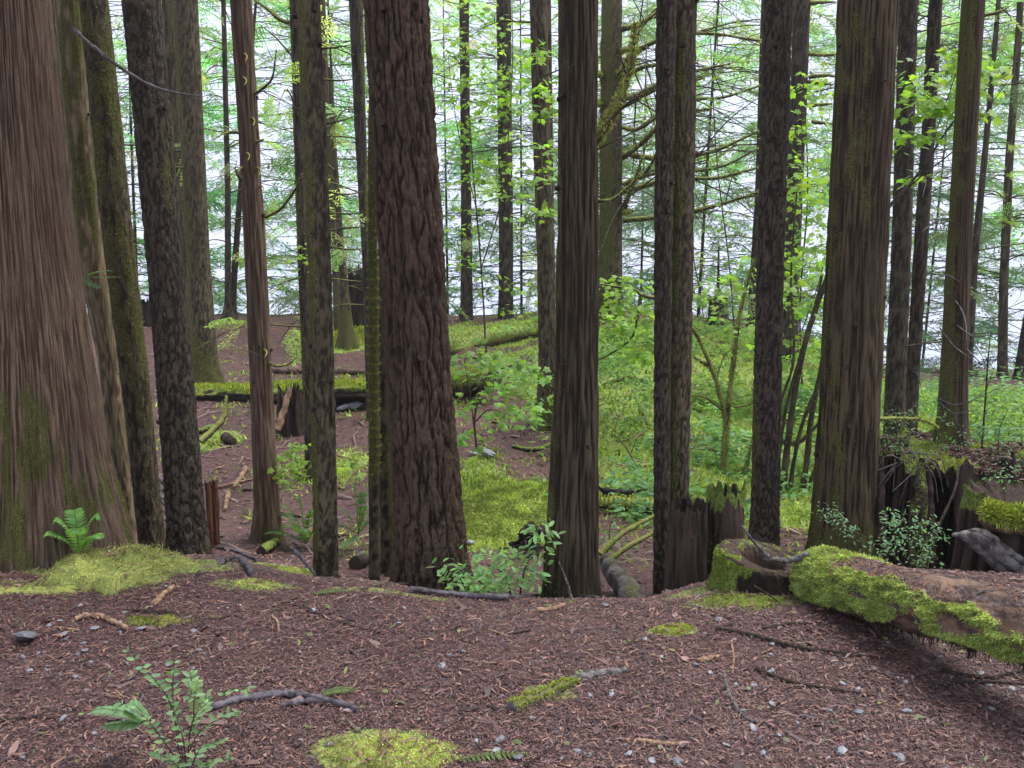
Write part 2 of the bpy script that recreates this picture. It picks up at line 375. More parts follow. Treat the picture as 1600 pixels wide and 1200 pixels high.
def mat_water():
    m, n, l, b = mat_base('lake_water'); b.inputs['Base Color'].default_value = (.32, .36, .45, 1); b.inputs['Roughness'].default_value = .12
    t = ntex(n, l, .5, 1, 3); bp = n.new('ShaderNodeBump'); bp.inputs['Strength'].default_value = .25; bp.inputs['Distance'].default_value = .3
    l.new(t, bp.inputs['Height']); l.new(bp.outputs[0], b.inputs['Normal']); return m
M['water'] = mat_water()

# ------------------------------------------------------------------ ground and lake
def sheet():
    u = np.linspace(-1, 1, 460); v = np.linspace(-1, 1, 560)
    xs = 120*np.sinh(5.2*u)/np.sinh(5.2); ys = 5.5 + 115*np.sinh(4.6*v)/np.sinh(4.6)
    X, Y = np.meshgrid(xs, ys)
    mb = MB(); mb.add(np.stack([X, Y, gz(X, Y)], -1), grid_faces(560, 460, False), None, .5, mossmask(X, Y).ravel())
    tag(mb.build('ground', M['ground'], origin=(0, 0, 0)), kind='structure')
    w = MB(); q = 260
    w.add([[-q, 30, -7], [q, 30, -7], [q, q, -7], [-q, q, -7]], [[0, 1, 2, 3]])
    tag(w.build('lake_water', M['water'], origin=(0, 30, -7)), kind='structure')
sheet()

# ------------------------------------------------------------------ trunks
def trunk_mesh(mb, ctr, kind, nth, nz, flare=.25, ztop=None, moss=None, seed=0, amp=1.0, jag=0.0, base_drop=.25, lobes=5):
    """ctr: list of (x, y, z, r) from the foot up"""
    c = np.array(ctr); o = np.argsort(c[:, 2]); c = c[o]
    gzb = float(gz(c[0, 0], c[0, 1])); zlo = min(gzb, c[0, 2]) - base_drop
    z = np.concatenate([np.linspace(zlo, gzb+.5, max(8, nz//4)), np.linspace(gzb+.5, ztop, nz)[1:]])
    def ex(k):
        v = np.interp(z, c[:, 2], c[:, k])
        if len(c) > 1:
            s0 = (c[1, k]-c[0, k])/(c[1, 2]-c[0, 2]); s1 = (c[-1, k]-c[0, k])/(c[-1, 2]-c[0, 2])
            v = np.where(z < c[0, 2], c[0, k]+s0*(z-c[0, 2])*(k < 2), v); v = np.where(z > c[-1, 2], c[-1, k]+s1*(z-c[-1, 2]), v)
        return v
    x, y, r = ex(0), ex(1), np.maximum(ex(3), .25*c[-1, 3])
    nt = len(z); th = np.linspace(0, 2*np.pi, nth, endpoint=False); T, ZZ = np.meshgrid(th, z)
    ct, st = np.cos(T), np.sin(T); hb = np.maximum(ZZ-gzb, 0); rr = r[:, None]*np.ones_like(T)
    fl = np.exp(-hb/.16)*flare; rr = rr*(1+fl*(.7+.6*np.cos(lobes*T+seed)+.3*np.cos((lobes-2)*T+2*seed)))
    rr = rr*(1+.03*noise(ct*1.1+seed, st*1.1, ZZ*1.5) + .02*noise(ct*2.3+seed, st*2.3, ZZ*4))
    R0 = rr.mean(); qx, qy = ct*R0, st*R0
    if kind == 'fir':
        wx = .35*noise(qx*14, qy*14, ZZ*7+seed)
        a = np.abs(noise(qx*26+wx+seed, qy*26+wx, ZZ*3.0)); b = np.abs(noise(qx*56+seed+wx, qy*56+wx, ZZ*8+7)); e = noise(qx*110, qy*110, ZZ*45)
        h = np.clip(a*3.8, 0, 1)*.55 + np.clip(b*3.4, 0, 1)*.36 + .22*e + .10*noise(qx*40, qy*40, ZZ*30)
        d = .025*(h-.6)
    elif kind == 'cedar':
        w_ = .25*noise(qx*9, qy*9, ZZ*2); a = noise(qx*66+seed+w_, qy*66, ZZ*2.8); b = noise(qx*140+seed, qy*110+w_, ZZ*7.0)
        h = np.clip(.5+.7*a+.6*b, 0, 1); d = .011*(h-.5)
        d = d + .03*R0/.3*noise(qx*7+seed, qy*7, ZZ*.35)
    elif kind == 'scaly':
        a = np.abs(noise(qx*40+seed, qy*40, ZZ*17)); b = noise(qx*90, qy*90+seed, ZZ*50)
        h = np.clip(a*2.4, 0, 1)*.75+.25*(b+.5); d = .013*(h-.5)
    elif kind == 'rot':
        a = noise(qx*16+seed, qy*16, ZZ*1.2); b = noise(qx*45+seed, qy*45, ZZ*4)
        h = np.clip(.5+.6*a+.35*b, 0, 1); d = .05*(h-.5)
    else:
        a = noise(qx*35+seed, qy*35, ZZ*14); b = noise(qx*80, qy*80+seed, ZZ*34)
        h = np.clip(.5+.6*a+.6*b, 0, 1); d = .007*(h-.5)
    rr = rr + d*amp
    X = x[:, None]+rr*ct; Yv = y[:, None]+rr*st; ZV = ZZ.copy()
    if jag: ZV = ZV - sm(ztop-1.5*jag, ztop, ZZ)*jag*(.5+.9*noise(ct*2.2+seed, st*2.2, 1)+.5*noise(ct*7+seed, st*7, 2))
    mm = None
    if moss is not None: mm = np.clip(moss(T, hb, X, ZV), 0, 1).ravel()
    V = np.stack([X, Yv, ZV], -1)
    mb.add(V, grid_faces(nt, nth), None, np.clip(h, 0, 1).ravel(), mm)
    mb.add(np.concatenate([V[-1], [[x[-1], y[-1], V[-1, :, 2].mean()-.1*bool(jag)]]]), np.array([[j, (j+1) % nth, nth] for j in range(nth)]), None, .6)
    return V, np.stack([ct, st, np.zeros_like(ct)], -1), mm, gzb
def ctr_px(pts, Y):
    out = []
    for px, py, w in pts:
        p = at(px, py, Y); out.append((p[0], p[1], p[2], .5*w*mpp(p)))
    return out
TREES = {}
def fuzz(V, N, mm, n, size, col, parent, name='moss', zmax=4.5, ymax=None):
    P, Nn = V.reshape(-1, 3), N.reshape(-1, 3)
    w = np.where(P[:, 2] < zmax, np.maximum(mm-.35, 0), 0)
    if w.sum() <= 0: return
    i = rng.choice(len(P), n, p=w/w.sum()); mb = MB()
    tufts(mb, P[i]+rng.normal(size=(n, 3))*.004, Nn[i]+np.array([0, 0, -.15]), size, col)
    tag(mb.build(name, M['moss'], parent), kind='stuff')
def tree(key, label, Y, kind, mat, pts, ztop=8.0, nth=64, nz=150, flare=.2, moss=None, fz=0, fzs=.012, name='conifer_tree', cat='tree', group=None, amp=1.0, jag=0, seed=None, fcol=(.13, .165, .03)):
    c = ctr_px(pts, Y); seed = seed if seed is not None else (abs(hash(label)) % 1 + len(label)*1.37)
    lo = min(c, key=lambda q: q[2])
    t = thing(name, on(lo[0], lo[1]), label, cat, group)
    mb = MB(); V, N, mm, gb = trunk_mesh(mb, c, kind, nth, nz, flare, ztop, moss, seed, amp, jag)
    mb.build('trunk', M[mat], t)
    if fz and mm is not None: fuzz(V, N, mm, fz, fzs, fcol, t)
    TREES[key] = (t, c, Y)
    return t
def axis_at(key, z):
    t, c, Y = TREES[key]; c = np.array(sorted(c, key=lambda q: q[2]))
    k = lambda i: np.interp(z, c[:, 2], c[:, i])
    x = k(0)
    if z > c[-1, 2]: x = c[-1, 0]+(c[-1, 0]-c[0, 0])/(c[-1, 2]-c[0, 2])*(z-c[-1, 2])
    return np.array([x, Y, z]), k(3)
def branch(key, pxs, r, Y2=None, moss=.5, name='branch', mat='branch', fz=0, twig=0, col=(.32, .35, .09)):
    """a limb drawn through photo pixels, from the trunk outward, ending Y2 metres ahead"""
    t, c, Y = TREES[key]; Y2 = Y if Y2 is None else Y2
    ys = np.linspace(Y, Y2, len(pxs)) if np.isscalar(Y2) else Y2; pts = [at(a, b, yy) for (a, b), yy in zip(pxs, ys)]
    mb = MB(); P, T, rr, q, ring = tube(mb, pts, [r, r*.8, r*.35], max(10, 5*len(pxs)), 7, .25, m=moss)
    for k in range(twig):
        i = rng.integers(len(P)//4, len(P)); d = nrm(T[i]+rng.normal(size=3)*.7); L = rng.uniform(.15, .5)*mpp(P[i])*400
        tube(mb, [P[i], P[i]+d*L*.5, P[i]+d*L+np.array([0, 0, -.15*L])], [rr[i]*.4, rr[i]*.15], 6, 4, .1, m=moss*.5)
    b = mb.build(name, M[mat], t)
    if fz:
        f = MB(); i = rng.integers(0, q.shape[0]*q.shape[1], fz)
        tufts(f, q.reshape(-1, 3)[i], ring.reshape(-1, 3)[i]+np.array([0, 0, -.2]), r*.9, col); tag(f.build('moss', M['moss'], b), kind='stuff')
    return b
def dead_branches(key, n, z0, z1, L0, L1, r, moss=.45, droop=.25, side=None, twig=2, sprig=0, scol=(.26, .34, .15)):
    t, c, Y = TREES[key]
    for k in range(n):
        z = rng.uniform(z0, z1); p, rad = axis_at(key, z); a = rng.uniform(0, 2*np.pi) if side is None else rng.normal(side, .7)
        d = np.array([math.cos(a), math.sin(a)*.8, rng.uniform(-.1, .25)]); L = rng.uniform(L0, L1)
        e = p+d*L+np.array([0, 0, -droop*L*rng.uniform(.2, 1.3)]); mid = p+d*L*.55+rng.normal(size=3)*.04*L
        mb = MB(); P, T, rr, q, ring = tube(mb, [p+d*rad*.5, mid, e], [r, r*.7, r*.25], 9, 5, .2, m=moss)
        for j in range(twig):
            i = rng.integers(2, len(P)); dd = nrm(T[i]+rng.normal(size=3)*.6); l = L*rng.uniform(.15, .45)
            tube(mb, [P[i], P[i]+dd*l*.5, P[i]+dd*l+np.array([0, 0, -.2*l])], [rr[i]*.6, rr[i]*.2], 5, 4, .1, m=moss*.5)
        b = mb.build('branch', M['branch'], t)
        if sprig:
            f = MB(); i = rng.integers(3, len(P), sprig); X = T[i]+rng.normal(size=(sprig, 3))*.5
            sprays(f, P[i], X, np.array([0, 0, 1])+.3*rng.normal(size=(sprig, 3)), rng.uniform(.25, .6, sprig), scol); tag(f.build('foliage', M['needles'], b), kind='stuff')
def stubs(key, n, z0, z1, r=.008, L=.05):
    t, c, Y = TREES[key]; mb = MB()
    for k in range(n):
        z = rng.uniform(z0, z1); p, rad = axis_at(key, z); a = rng.uniform(np.pi, 2*np.pi)
        d = np.array([math.cos(a), math.sin(a), .1]); tube(mb, [p+d*rad*.9, p+d*(rad+L*rng.uniform(.3, 1))], [r*1.3, r], 4, 6, .25)
    s = mb.build('knots', M['rot'], t); s['kind'] = 'stuff'

low = lambda hi, s=1.0: (lambda T, h, X, Z: s*sm(hi, 0, h))
allm = lambda s=.55, seed=1.0, side=None: (lambda T, h, X, Z: s+.35*noise(np.cos(T)*1.5+seed, np.sin(T)*1.5, Z*1.3)+(0 if side is None else .3*np.cos(T-side)))

# the near row behind the rim of the clearing
def cedar_moss(T, h, X, Z): return sm(1.5, .3, h)*(.50+.7*noise(np.cos(T)*3, np.sin(T)*3, Z*2.2)+.5*noise(np.cos(T)*9, np.sin(T)*9, Z*5)-.30*np.cos(T-.1)) + .1
def big_cedar():
    Y = 4.55; t = thing('cedar_tree', on(-2.55, Y), 'massive reddish cedar with flared mossy base and fluted grey brown bark', 'tree')
    mb = MB()
    c = ctr_px([(-2, 860, 372), (2, 720, 306), (0, 560, 264), (-10, 380, 236), (-18, 200, 210), (-28, 0, 190)], Y)
    cc = np.array(c)
    # buttressed trunk
    z = np.concatenate([np.linspace(-.3, 1.2, 200), np.linspace(1.2, 9, 220)[1:]]); o = np.argsort(cc[:, 2]); cc = cc[o]
    x, r = np.interp(z, cc[:, 2], cc[:, 0]), np.interp(z, cc[:, 2], cc[:, 3])
    x = np.where(z > cc[-1, 2], cc[-1, 0]-.06*(z-cc[-1, 2]), x); r = np.where(z > cc[-1, 2], cc[-1, 3]-.025*(z-cc[-1, 2]), r)
    nth = 1000; th = np.linspace(0, 2*np.pi, nth, endpoint=False); T, Z = np.meshgrid(th, z); ct, st = np.cos(T), np.sin(T)
    hb = np.maximum(Z, 0); fl = np.exp(-hb/.5)
    lob = np.maximum(0, np.cos(T+.75))**10*.10 + np.maximum(0, np.cos(T+.15))**14*.10 + np.maximum(0, np.cos(T+1.6))**12*.06 - np.maximum(0, np.cos(T+1.18))**22*.10 - np.maximum(0, np.cos(T+.42))**60*.15 - np.maximum(0, np.cos(T+.80))**90*.09 - np.maximum(0, np.cos(T+.02))**120*.05 - np.maximum(0, np.cos(T+1.95))**30*.06
    rr = r[:, None]*(1+lob*(.75+1.3*fl)+.03*noise(ct*2, st*2, Z*.6))
    w_ = .3*noise(ct*4, st*4, Z*1.6); a = noise(ct*38+w_, st*38, Z*2.2); b = noise(ct*95+w_, st*95, Z*5.0); e = noise(ct*110, st*110, Z*9)
    h = np.clip(.5+.6*a+.6*b+.35*e, 0, 1); rr = rr+.018*(h-.5)
    V = np.stack([x[:, None]+rr*ct, Y+rr*st*.9, Z], -1); mm = np.clip(cedar_moss(T, hb, V[..., 0], Z), 0, 1)
    mb.add(V, grid_faces(len(z), nth), None, h.ravel(), mm.ravel()); mb.build('trunk', M['redcedar'], t)
    N = np.stack([ct, st, 0*ct], -1)
    fuzz(V, N, np.where(np.sin(T) < .3, mm, 0).ravel(), 11000, .011, (.13, .135, .035), t, zmax=1.5)
    TREES['cedar0'] = (t, c, Y)
big_cedar()
tree('t3', 'pale tan debarked pole trunk leaning beside the massive cedar', 5.4, 'plain', 'pale', [(200,860,27),(187,720,27),(165,540,29),(142,400,36),(122,200,37),(104,0,37)],
     moss=lambda T, h, X, Z: .12+sm(1.2, 2.3, h)*(.42+.4*noise(np.cos(T)*2, np.sin(T)*2, Z*2)), fz=1000, seed=2.2)
tree('t2', 'thin dark trunk mostly hidden behind the pale debarked pole', 7.5, 'plain', 'darkhem', [(205,760,22),(110,300,20),(78,0,18)], seed=1.1, nth=32)
tree('t2b', 'narrow black trunk between the pale pole and the mossy brown trunk', 7.0, 'plain', 'darkhem', [(205,800,18),(180,560,16),(128,0,16)], seed=4.1, nth=32)
tree('t4', 'mossy olive brown trunk with bare tan foot next to the pale pole', 5.3, 'plain', 'hemlock', [(238,857,38),(232,800,38),(212,600,41),(188,400,43),(168,200,43),(146,0,42)],
     moss=lambda T, h, X, Z: sm(.25, 1.1, h)*(.52+.4*noise(np.cos(T)*2, np.sin(T)*2, Z*2.5)), fz=5000, fzs=.013, seed=5.3, nth=90, nz=260, fcol=(.17, .155, .055))
tree('t5', 'dark purplish scaly trunk leaning left with grey flaking bark', 5.0, 'scaly', 'darkhem', [(296,862,60),(290,800,56),(274,600,55),(257,400,54),(240,200,55),(221,0,57)], amp=.75, moss=allm(.08, 2.0, .3), seed=6.7, nth=130, nz=420, flare=.22)
tree('t9', 'straight reddish brown trunk with snapped yellow green twig curls', 6.2, 'cedar', 'redcedar', [(417,852,44),(416,780,37),(408,600,33),(399,400,32),(388,200,31),(376,0,32)], seed=3.9, nth=80, nz=260, flare=.35, moss=low(.35, .5))
tree('t11', 'straight grey brown trunk standing right of the reddish one', 4.75, 'plain', 'hemlock', [(510,905,37),(508,790,37),(504,600,36),(499,400,35),(491,200,36),(482,0,36)], seed=8.2, nth=100, nz=320, amp=1.4,
     moss=lambda T, h, X, Z: .35+.4*np.cos(T-3.0)+.25*noise(np.cos(T)*2, np.sin(T)*2, Z*2), flare=.08, fz=1500, fzs=.008)
tree('t16', 'massive dark douglas fir with deeply furrowed bark in the middle', 4.75, 'fir', 'fir', [(676,912,122),(673,860,110),(667,760,102),(655,600,98),(644,400,99),(630,200,99),(619,0,98)], seed=1.9, nth=300, nz=760, flare=.20, ztop=9, amp=1.1)
tree('t15', 'slender pole coated in bright green moss left of the furrowed fir', 5.05, 'plain', 'hemlock', [(585,908,18),(585,800,17),(584,600,17),(583,400,16),(582,240,14),(584,0,10)], nth=40, seed=2.8, flare=.05,
     moss=lambda T, h, X, Z: sm(.35, .8, h)*(.8+.2*noise(Z*3, T, 1)), fz=6000, fzs=.013, fcol=(.20, .26, .05))
tree('t15b', 'thin bare brown trunk half hidden by the furrowed fir foot', 5.3, 'plain', 'hemlock', [(608,908,29),(604,780,24),(600,600,18),(598,300,14),(600,0,10)], nth=48, seed=3.3, flare=.1, moss=lambda T, h, X, Z: .35+.45*np.cos(T), fz=600)
tree('t20', 'dark stringy cedar trunk with widening foot at the rim', 4.55, 'cedar', 'darkcedar', [(893,950,92),(893,880,84),(896,780,76),(900,600,67),(902,400,62),(903,200,59),(903,0,59)], seed=7.4, nth=220, nz=420, flare=.07, amp=1.3,
     moss=lambda T, h, X, Z: .12+.32*np.cos(T-2.9)+.2*noise(np.cos(T)*2, np.sin(T)*2, Z*1.2))
tree('t22', 'slim dark trunk left of its twin, rising behind the rotten stump', 4.9, 'scaly', 'darkhem', [(1034,945,25),(1034,800,25),(1035,600,25),(1036,400,27),(1039,200,29),(1041,0,31)], seed=9.1, nth=80, nz=300, flare=.05, amp=.8, moss=lambda T, h, X, Z: .2+.35*np.cos(T-.3))
tree('t23', 'slim mossy brown twin trunk touching its darker neighbour', 4.95, 'scaly', 'hemlock', [(1060,940,33),(1060,800,31),(1063,600,32),(1066,400,33),(1070,200,32),(1072,0,32)], seed=10.3, nth=90, nz=300, flare=.05, amp=.8, moss=lambda T, h, X, Z: .32+.35*np.cos(T-3.0)+.2*noise(np.cos(T)*2, np.sin(T)*2, Z*2), fz=2500, fzs=.009)
tree('t25', 'knotty grey brown trunk behind the hollow mossy stump', 5.4, 'scaly', 'darkhem', [(1194,865,46),(1196,780,43),(1199,600,41),(1204,400,41),(1210,200,42),(1216,0,44)], seed=11.7, nth=100, nz=320, flare=.18, amp=.9, moss=allm(.14, 3.0, 2.6))
tree('t27', 'thick fibrous cedar trunk standing behind the mossy fallen log', 5.2, 'cedar', 'cedar', [(1316,875,106),(1319,780,98),(1328,600,90),(1337,400,87),(1347,200,86),(1356,0,88)], seed=12.9, nth=230, nz=420, flare=.2, amp=1.2,
     moss=lambda T, h, X, Z: .28+.55*sm(.5, 0, h)+.25*noise(np.cos(T)*2, np.sin(T)*2, Z*1.4)-.15*np.cos(T-.2))
# the middle distance
tree('t6', 'thin trunk with pale moss edge behind the purplish scaly trunk', 12, 'plain', 'hemlock', [(300,590,20),(287,400,13),(262,0,18)], nth=24, nz=60, seed=2.0, moss=allm(.3))
tree('t7', 'green mossy trunk rising behind the end of the mossy decayed log', 11.3, 'plain', 'hemlock', [(323,597,44),(320,560,38),(310,400,34),(300,200,36),(289,0,38)], nth=60, nz=160, flare=.25, seed=3.0, moss=lambda T, h, X, Z: .42+.5*sm(.9, 0, h)+.3*np.cos(T-2.8)+.2*noise(np.cos(T)*2, np.sin(T)*2, Z*2), fz=3500, fzs=.03, fcol=(.10, .12, .03))
tree('t8', 'very thin dark sapling trunk on the crest by a tilted one', 16, 'plain', 'darkhem', [(357,500,15),(356,470,10),(356,300,9),(349,0,7)], nth=16, nz=60, flare=.8, seed=4.0, moss=allm(.2))
tree('t8b', 'tilted thin dark trunk on the crest with a forked foot', 16.3, 'plain', 'darkhem', [(360,498,14),(366,430,10),(373,330,9),(392,100,6)], nth=16, nz=60, flare=.8, seed=4.4)
tree('t10', 'dark mossy trunk just left of the straight grey brown one', 8, 'plain', 'darkhem', [(486,812,17),(484,700,16),(480,560,17),(473,400,16),(466,200,15),(460,0,15)], nth=40, nz=120, seed=5.0, moss=allm(.42, 3.0, 2.9), fz=2500, fzs=.018)
tree('t12', 'thin grey trunk beside the snapped red topped snag', 14.5, 'plain', 'hemlock', [(528,505,14),(524,430,10),(517,300,9),(510,150,9),(504,0,8)], nth=16, nz=60, seed=6.0, moss=allm(.4))
tree('t13', 'snapped dead snag with a reddish broken top', 14, 'plain', 'hemlock', [(542,530,24),(538,460,15),(532,380,11),(521,220,8),(516,104,7)], ztop=float(at(516, 102, 14)[2]), nth=24, nz=70, flare=.6, seed=7.0, moss=lambda T, h, X, Z: .3+.7*sm(.9, 0, h), name='dead_snag', cat='dead tree', jag=.05)
tree('t14', 'plain dark trunk hugging the edge of the furrowed fir', 10, 'plain', 'darkhem', [(582,620,19),(578,560,15),(572,400,13),(563,200,18),(556,0,22)], nth=32, nz=80, seed=8.0, moss=allm(.3, 2, .2))
tree('t17', 'slim dark trunk draped with maple leaves near the lake edge', 16, 'scaly', 'darkhem', [(729,500,20),(729,400,17),(727,200,15),(725,0,15)], nth=28, nz=100, seed=9.0)
tree('t18', 'dark trunk with leafy maple sprays, second along the lake edge', 16, 'scaly', 'darkhem', [(790,508,24),(791,400,22),(789,200,22),(787,0,23)], nth=32, nz=100, seed=9.5, flare=.1)
tree('t19', 'leaning brown trunk with green mossy root foot beside the dark stringy cedar', 9, 'plain', 'hemlock', [(850,735,40),(853,690,30),(855,560,27),(853,400,28),(846,200,27),(841,0,27)], nth=64, nz=160, flare=.55, seed=10.0, moss=lambda T, h, X, Z: 1.1*sm(.5, .1, h)+.1, fz=1800, fzs=.03, amp=1.5)
tree('t19b', 'thin trunk showing just right of the leaning brown one', 16, 'plain', 'hemlock', [(862,505,10),(860,200,8),(857,0,8)], nth=16, nz=50, seed=10.5)
tree('t21', 'old green mossy tree with many upswept mossy limbs on the crest', 14.3, 'plain', 'hemlock', [(953,492,42),(953,450,38),(954,400,36),(955,200,34),(956,0,32)], nth=56, nz=150, flare=.15, seed=11.0, moss=lambda T, h, X, Z: .5+.35*np.cos(T-3.3)+.25*noise(np.cos(T)*2, np.sin(T)*2, Z*1.5), fz=3500, fzs=.04, fcol=(.085, .11, .022))
tree('t24', 'thin dark trunk left of the knotty grey brown one', 15, 'plain', 'darkhem', [(1173,525,13),(1176,450,11),(1185,300,10),(1194,0,9)], nth=20, nz=60, seed=12.0)
tree('t26', 'dark trunk screened by bright maple leaves', 13, 'scaly', 'darkhem', [(1232,570,27),(1237,400,25),(1246,200,25),(1253,0,26)], nth=36, nz=100, seed=13.0, moss=allm(.15))
tree('t28', 'dark brown trunk, stouter of a close pair behind the giant stump', 8, 'plain', 'darkhem', [(1397,690,33),(1399,600,30),(1408,400,29),(1414,200,28),(1419,0,28)], nth=56, nz=150, seed=14.0, flare=.1, amp=1.5, moss=allm(.15))
tree('t29', 'narrower dark brown trunk of a close pair behind the giant stump', 8.2, 'plain', 'darkhem', [(1421,690,22),(1425,600,20),(1438,400,20),(1451,200,20),(1462,0,20)], nth=48, nz=140, seed=15.0, flare=.1, amp=1.5)
tree('t31', 'thin dark trunk behind the trunk growing on the giant stump', 14, 'plain', 'darkhem', [(1512,570,14),(1523,400,11),(1538,250,9),(1552,100,8)], nth=20, nz=60, seed=16.0, moss=allm(.2))
tree('t32', 'slender grey trunk standing alone against the lake ripples', 15, 'plain', 'hemlock', [(1566,590,15),(1568,450,13),(1577,250,12),(1592,50,10)], nth=24, nz=60, seed=17.0)
tree('t33', 'dark trunk leaning out of frame above the bright shrubs', 15, 'plain', 'darkhem', [(1592,590,15),(1600,530,13),(1640,300,11)], nth=20, nz=50, seed=18.0)
tree('t34', 'tiny bare sapling on a small dark stump at the crest', 14.4, 'plain', 'darkhem', [(1121,515,6),(1122,450,5),(1123,390,3)], nth=8, nz=30, ztop=float(at(1123, 385, 14.4)[2]), seed=19.0, name='sapling', cat='sapling', flare=.3)

# limbs and twigs
for pxs in ([(972,45),(1000,38),(1026,20)], [(968,80),(985,77),(1002,77)], [(962,118),(974,107),(981,86)], [(972,102),(1025,64),(1100,52),(1190,64)], [(972,122),(1010,104),(1090,98)],
            [(972,156),(1000,146),(1060,118),(1140,100)], [(972,168),(1025,140),(1100,122)], [(974,200),(1000,200),(1060,160),(1130,152),(1188,134)],
            [(974,246),(1000,226),(1050,180),(1110,170)], [(975,288),(1000,276),(1014,262),(1040,215),(1085,150)], [(975,322),(988,292),(1004,246)],
            [(975,335),(990,285),(1030,270),(1120,262),(1185,232)], [(974,240),(1040,248),(1110,238),(1185,205)], [(974,300),(1050,280),(1120,278),(1185,262)],
            [(974,345),(1060,335),(1130,318),(1185,300)], [(940,118),(930,112)], [(940,162),(928,160)], [(974,332),(988,330)]):
    branch('t21', pxs, .042 if len(pxs) < 5 else .034, 14.3-.25*len(pxs), .75, fz=350, twig=5 if len(pxs) > 2 else 0)
branch('t20', [(925,222),(940,204),(957,177),(973,143),(987,93),(993,37)], .024, 4.5, .8, fz=1500, twig=2)
branch('t20', [(925,314),(955,312),(985,290),(1000,272)], .010, 4.4, .6, fz=300, twig=2)
branch('t20', [(928,236),(960,220),(990,205),(1022,180)], .005, 4.5, .3)
branch('t4', [(116,45),(140,68),(180,100),(225,128),(262,142),(315,151)], .011, [5.25,5.05,4.85,4.78,4.75,4.75], 0, mat='grey', name='dead_branch')
branch('t3', [(137,178),(155,178),(173,179)], .008, 5.2, .5)
branch('t10', [(466,36),(440,32),(418,14),(400,2)], .02, 8, .8, fz=300)
branch('t10', [(458,90),(430,58),(405,38)], .008, 8, .5)
for pxs in ([(500,76),(525,74),(548,70)], [(505,124),(530,126),(552,124)], [(510,192),(535,188),(556,180)], [(512,300),(540,304),(566,300)], [(514,333),(540,334),(566,334)], [(516,360),(545,356),(568,354)], [(515,385),(545,390),(568,388)]):
    branch('t11', pxs, .006, 4.85, .6, fz=120)
for pxs in ([(393,150),(408,140),(425,122),(432,78)], [(400,222),(412,218)], [(414,340),(440,325),(465,290),(472,272)], [(384,290),(372,275),(367,262)], [(414,562),(430,572),(448,570),(462,560)], [(383,210),(362,206),(345,210)], [(384,265),(376,262),(372,270)]):
    branch('t9', pxs, .010, 6.0, .7, fz=160, twig=2)
for (a, b) in ((377,90),(376,127),(389,190),(398,268),(381,245),(403,296),(408,552)):       # snapped, curled stubs
    branch('t9', [(a, b), (a+5, b-6), (a+9, b-1), (a+6, b+6)], .006, 5.95, 1.0, name='branch_stub', fz=80, col=(.24, .25, .05))
for pxs in ([(1368,655),(1400,654),(1440,656),(1466,668)],): branch('t27', pxs, .014, 5.3, .9, fz=700)
branch('t27', [(1372,130),(1385,124)], .01, 4.9, .2)
for pxs in ([(1270,190),(1305,194)], [(1262,128),(1300,132)], [(1265,120),(1290,118),(1310,120)], [(1260,84),(1290,86),(1312,84)], [(1262,4),(1305,3)], [(1262,165),(1300,162)]): branch('t26', pxs, .03, 12.6, .8, fz=120)
dead_branches('t8', 16, .6, 5.5, .6, 1.8, .012, .5, sprig=2)
dead_branches('t8b', 8, .6, 4.5, .6, 1.6, .012, .5, sprig=1)
dead_branches('t7', 7, 1.4, 5, .7, 1.8, .014, .6, sprig=2)
dead_branches('t10', 8, .3, 4, .5, 1.5, .008, .6, sprig=1)
dead_branches('t13', 10, .4, 4, .5, 1.6, .012, .7, sprig=1)
dead_branches('t12', 10, .6, 5, .6, 1.8, .012, .6, sprig=2)
dead_branches('t14', 9, .6, 4.5, .6, 1.5, .010, .6, sprig=2)
dead_branches('t17', 14, .5, 5.5, .6, 2.0, .012, .5, sprig=1)
dead_branches('t18', 14, .5, 5.5, .6, 2.0, .012, .5, sprig=1)
dead_branches('t19', 8, 1.2, 3.6, .4, 1.2, .008, .4)
dead_branches('t19b', 10, .6, 5, .8, 2.0, .012, .5, sprig=1)
dead_branches('t24', 12, .6, 5.5, .8, 2.0, .012, .6, sprig=2)
dead_branches('t26', 10, .6, 5, .6, 1.8, .012, .5, sprig=1)
dead_branches('t28', 16, .2, 3.8, .4, 1.3, .006, .3)
dead_branches('t29', 16, .2, 3.8, .4, 1.3, .006, .3)
dead_branches('t31', 14, .2, 5, .6, 2.0, .012, .5, sprig=2)
dead_branches('t32', 14, .2, 5, .6, 2.2, .012, .4, sprig=2)
dead_branches('t34', 12, .3, 1.3, .2, .6, .006, .2, sprig=1)
for k, n in (('t5', 5), ('t11', 7), ('t22', 10), ('t23', 10), ('t25', 14), ('t16', 4), ('t7', 6), ('t20', 6), ('t27', 7), ('t9', 5)): stubs(k, n, .2, 3.2, .012 if k != 't16' else .02, .03)
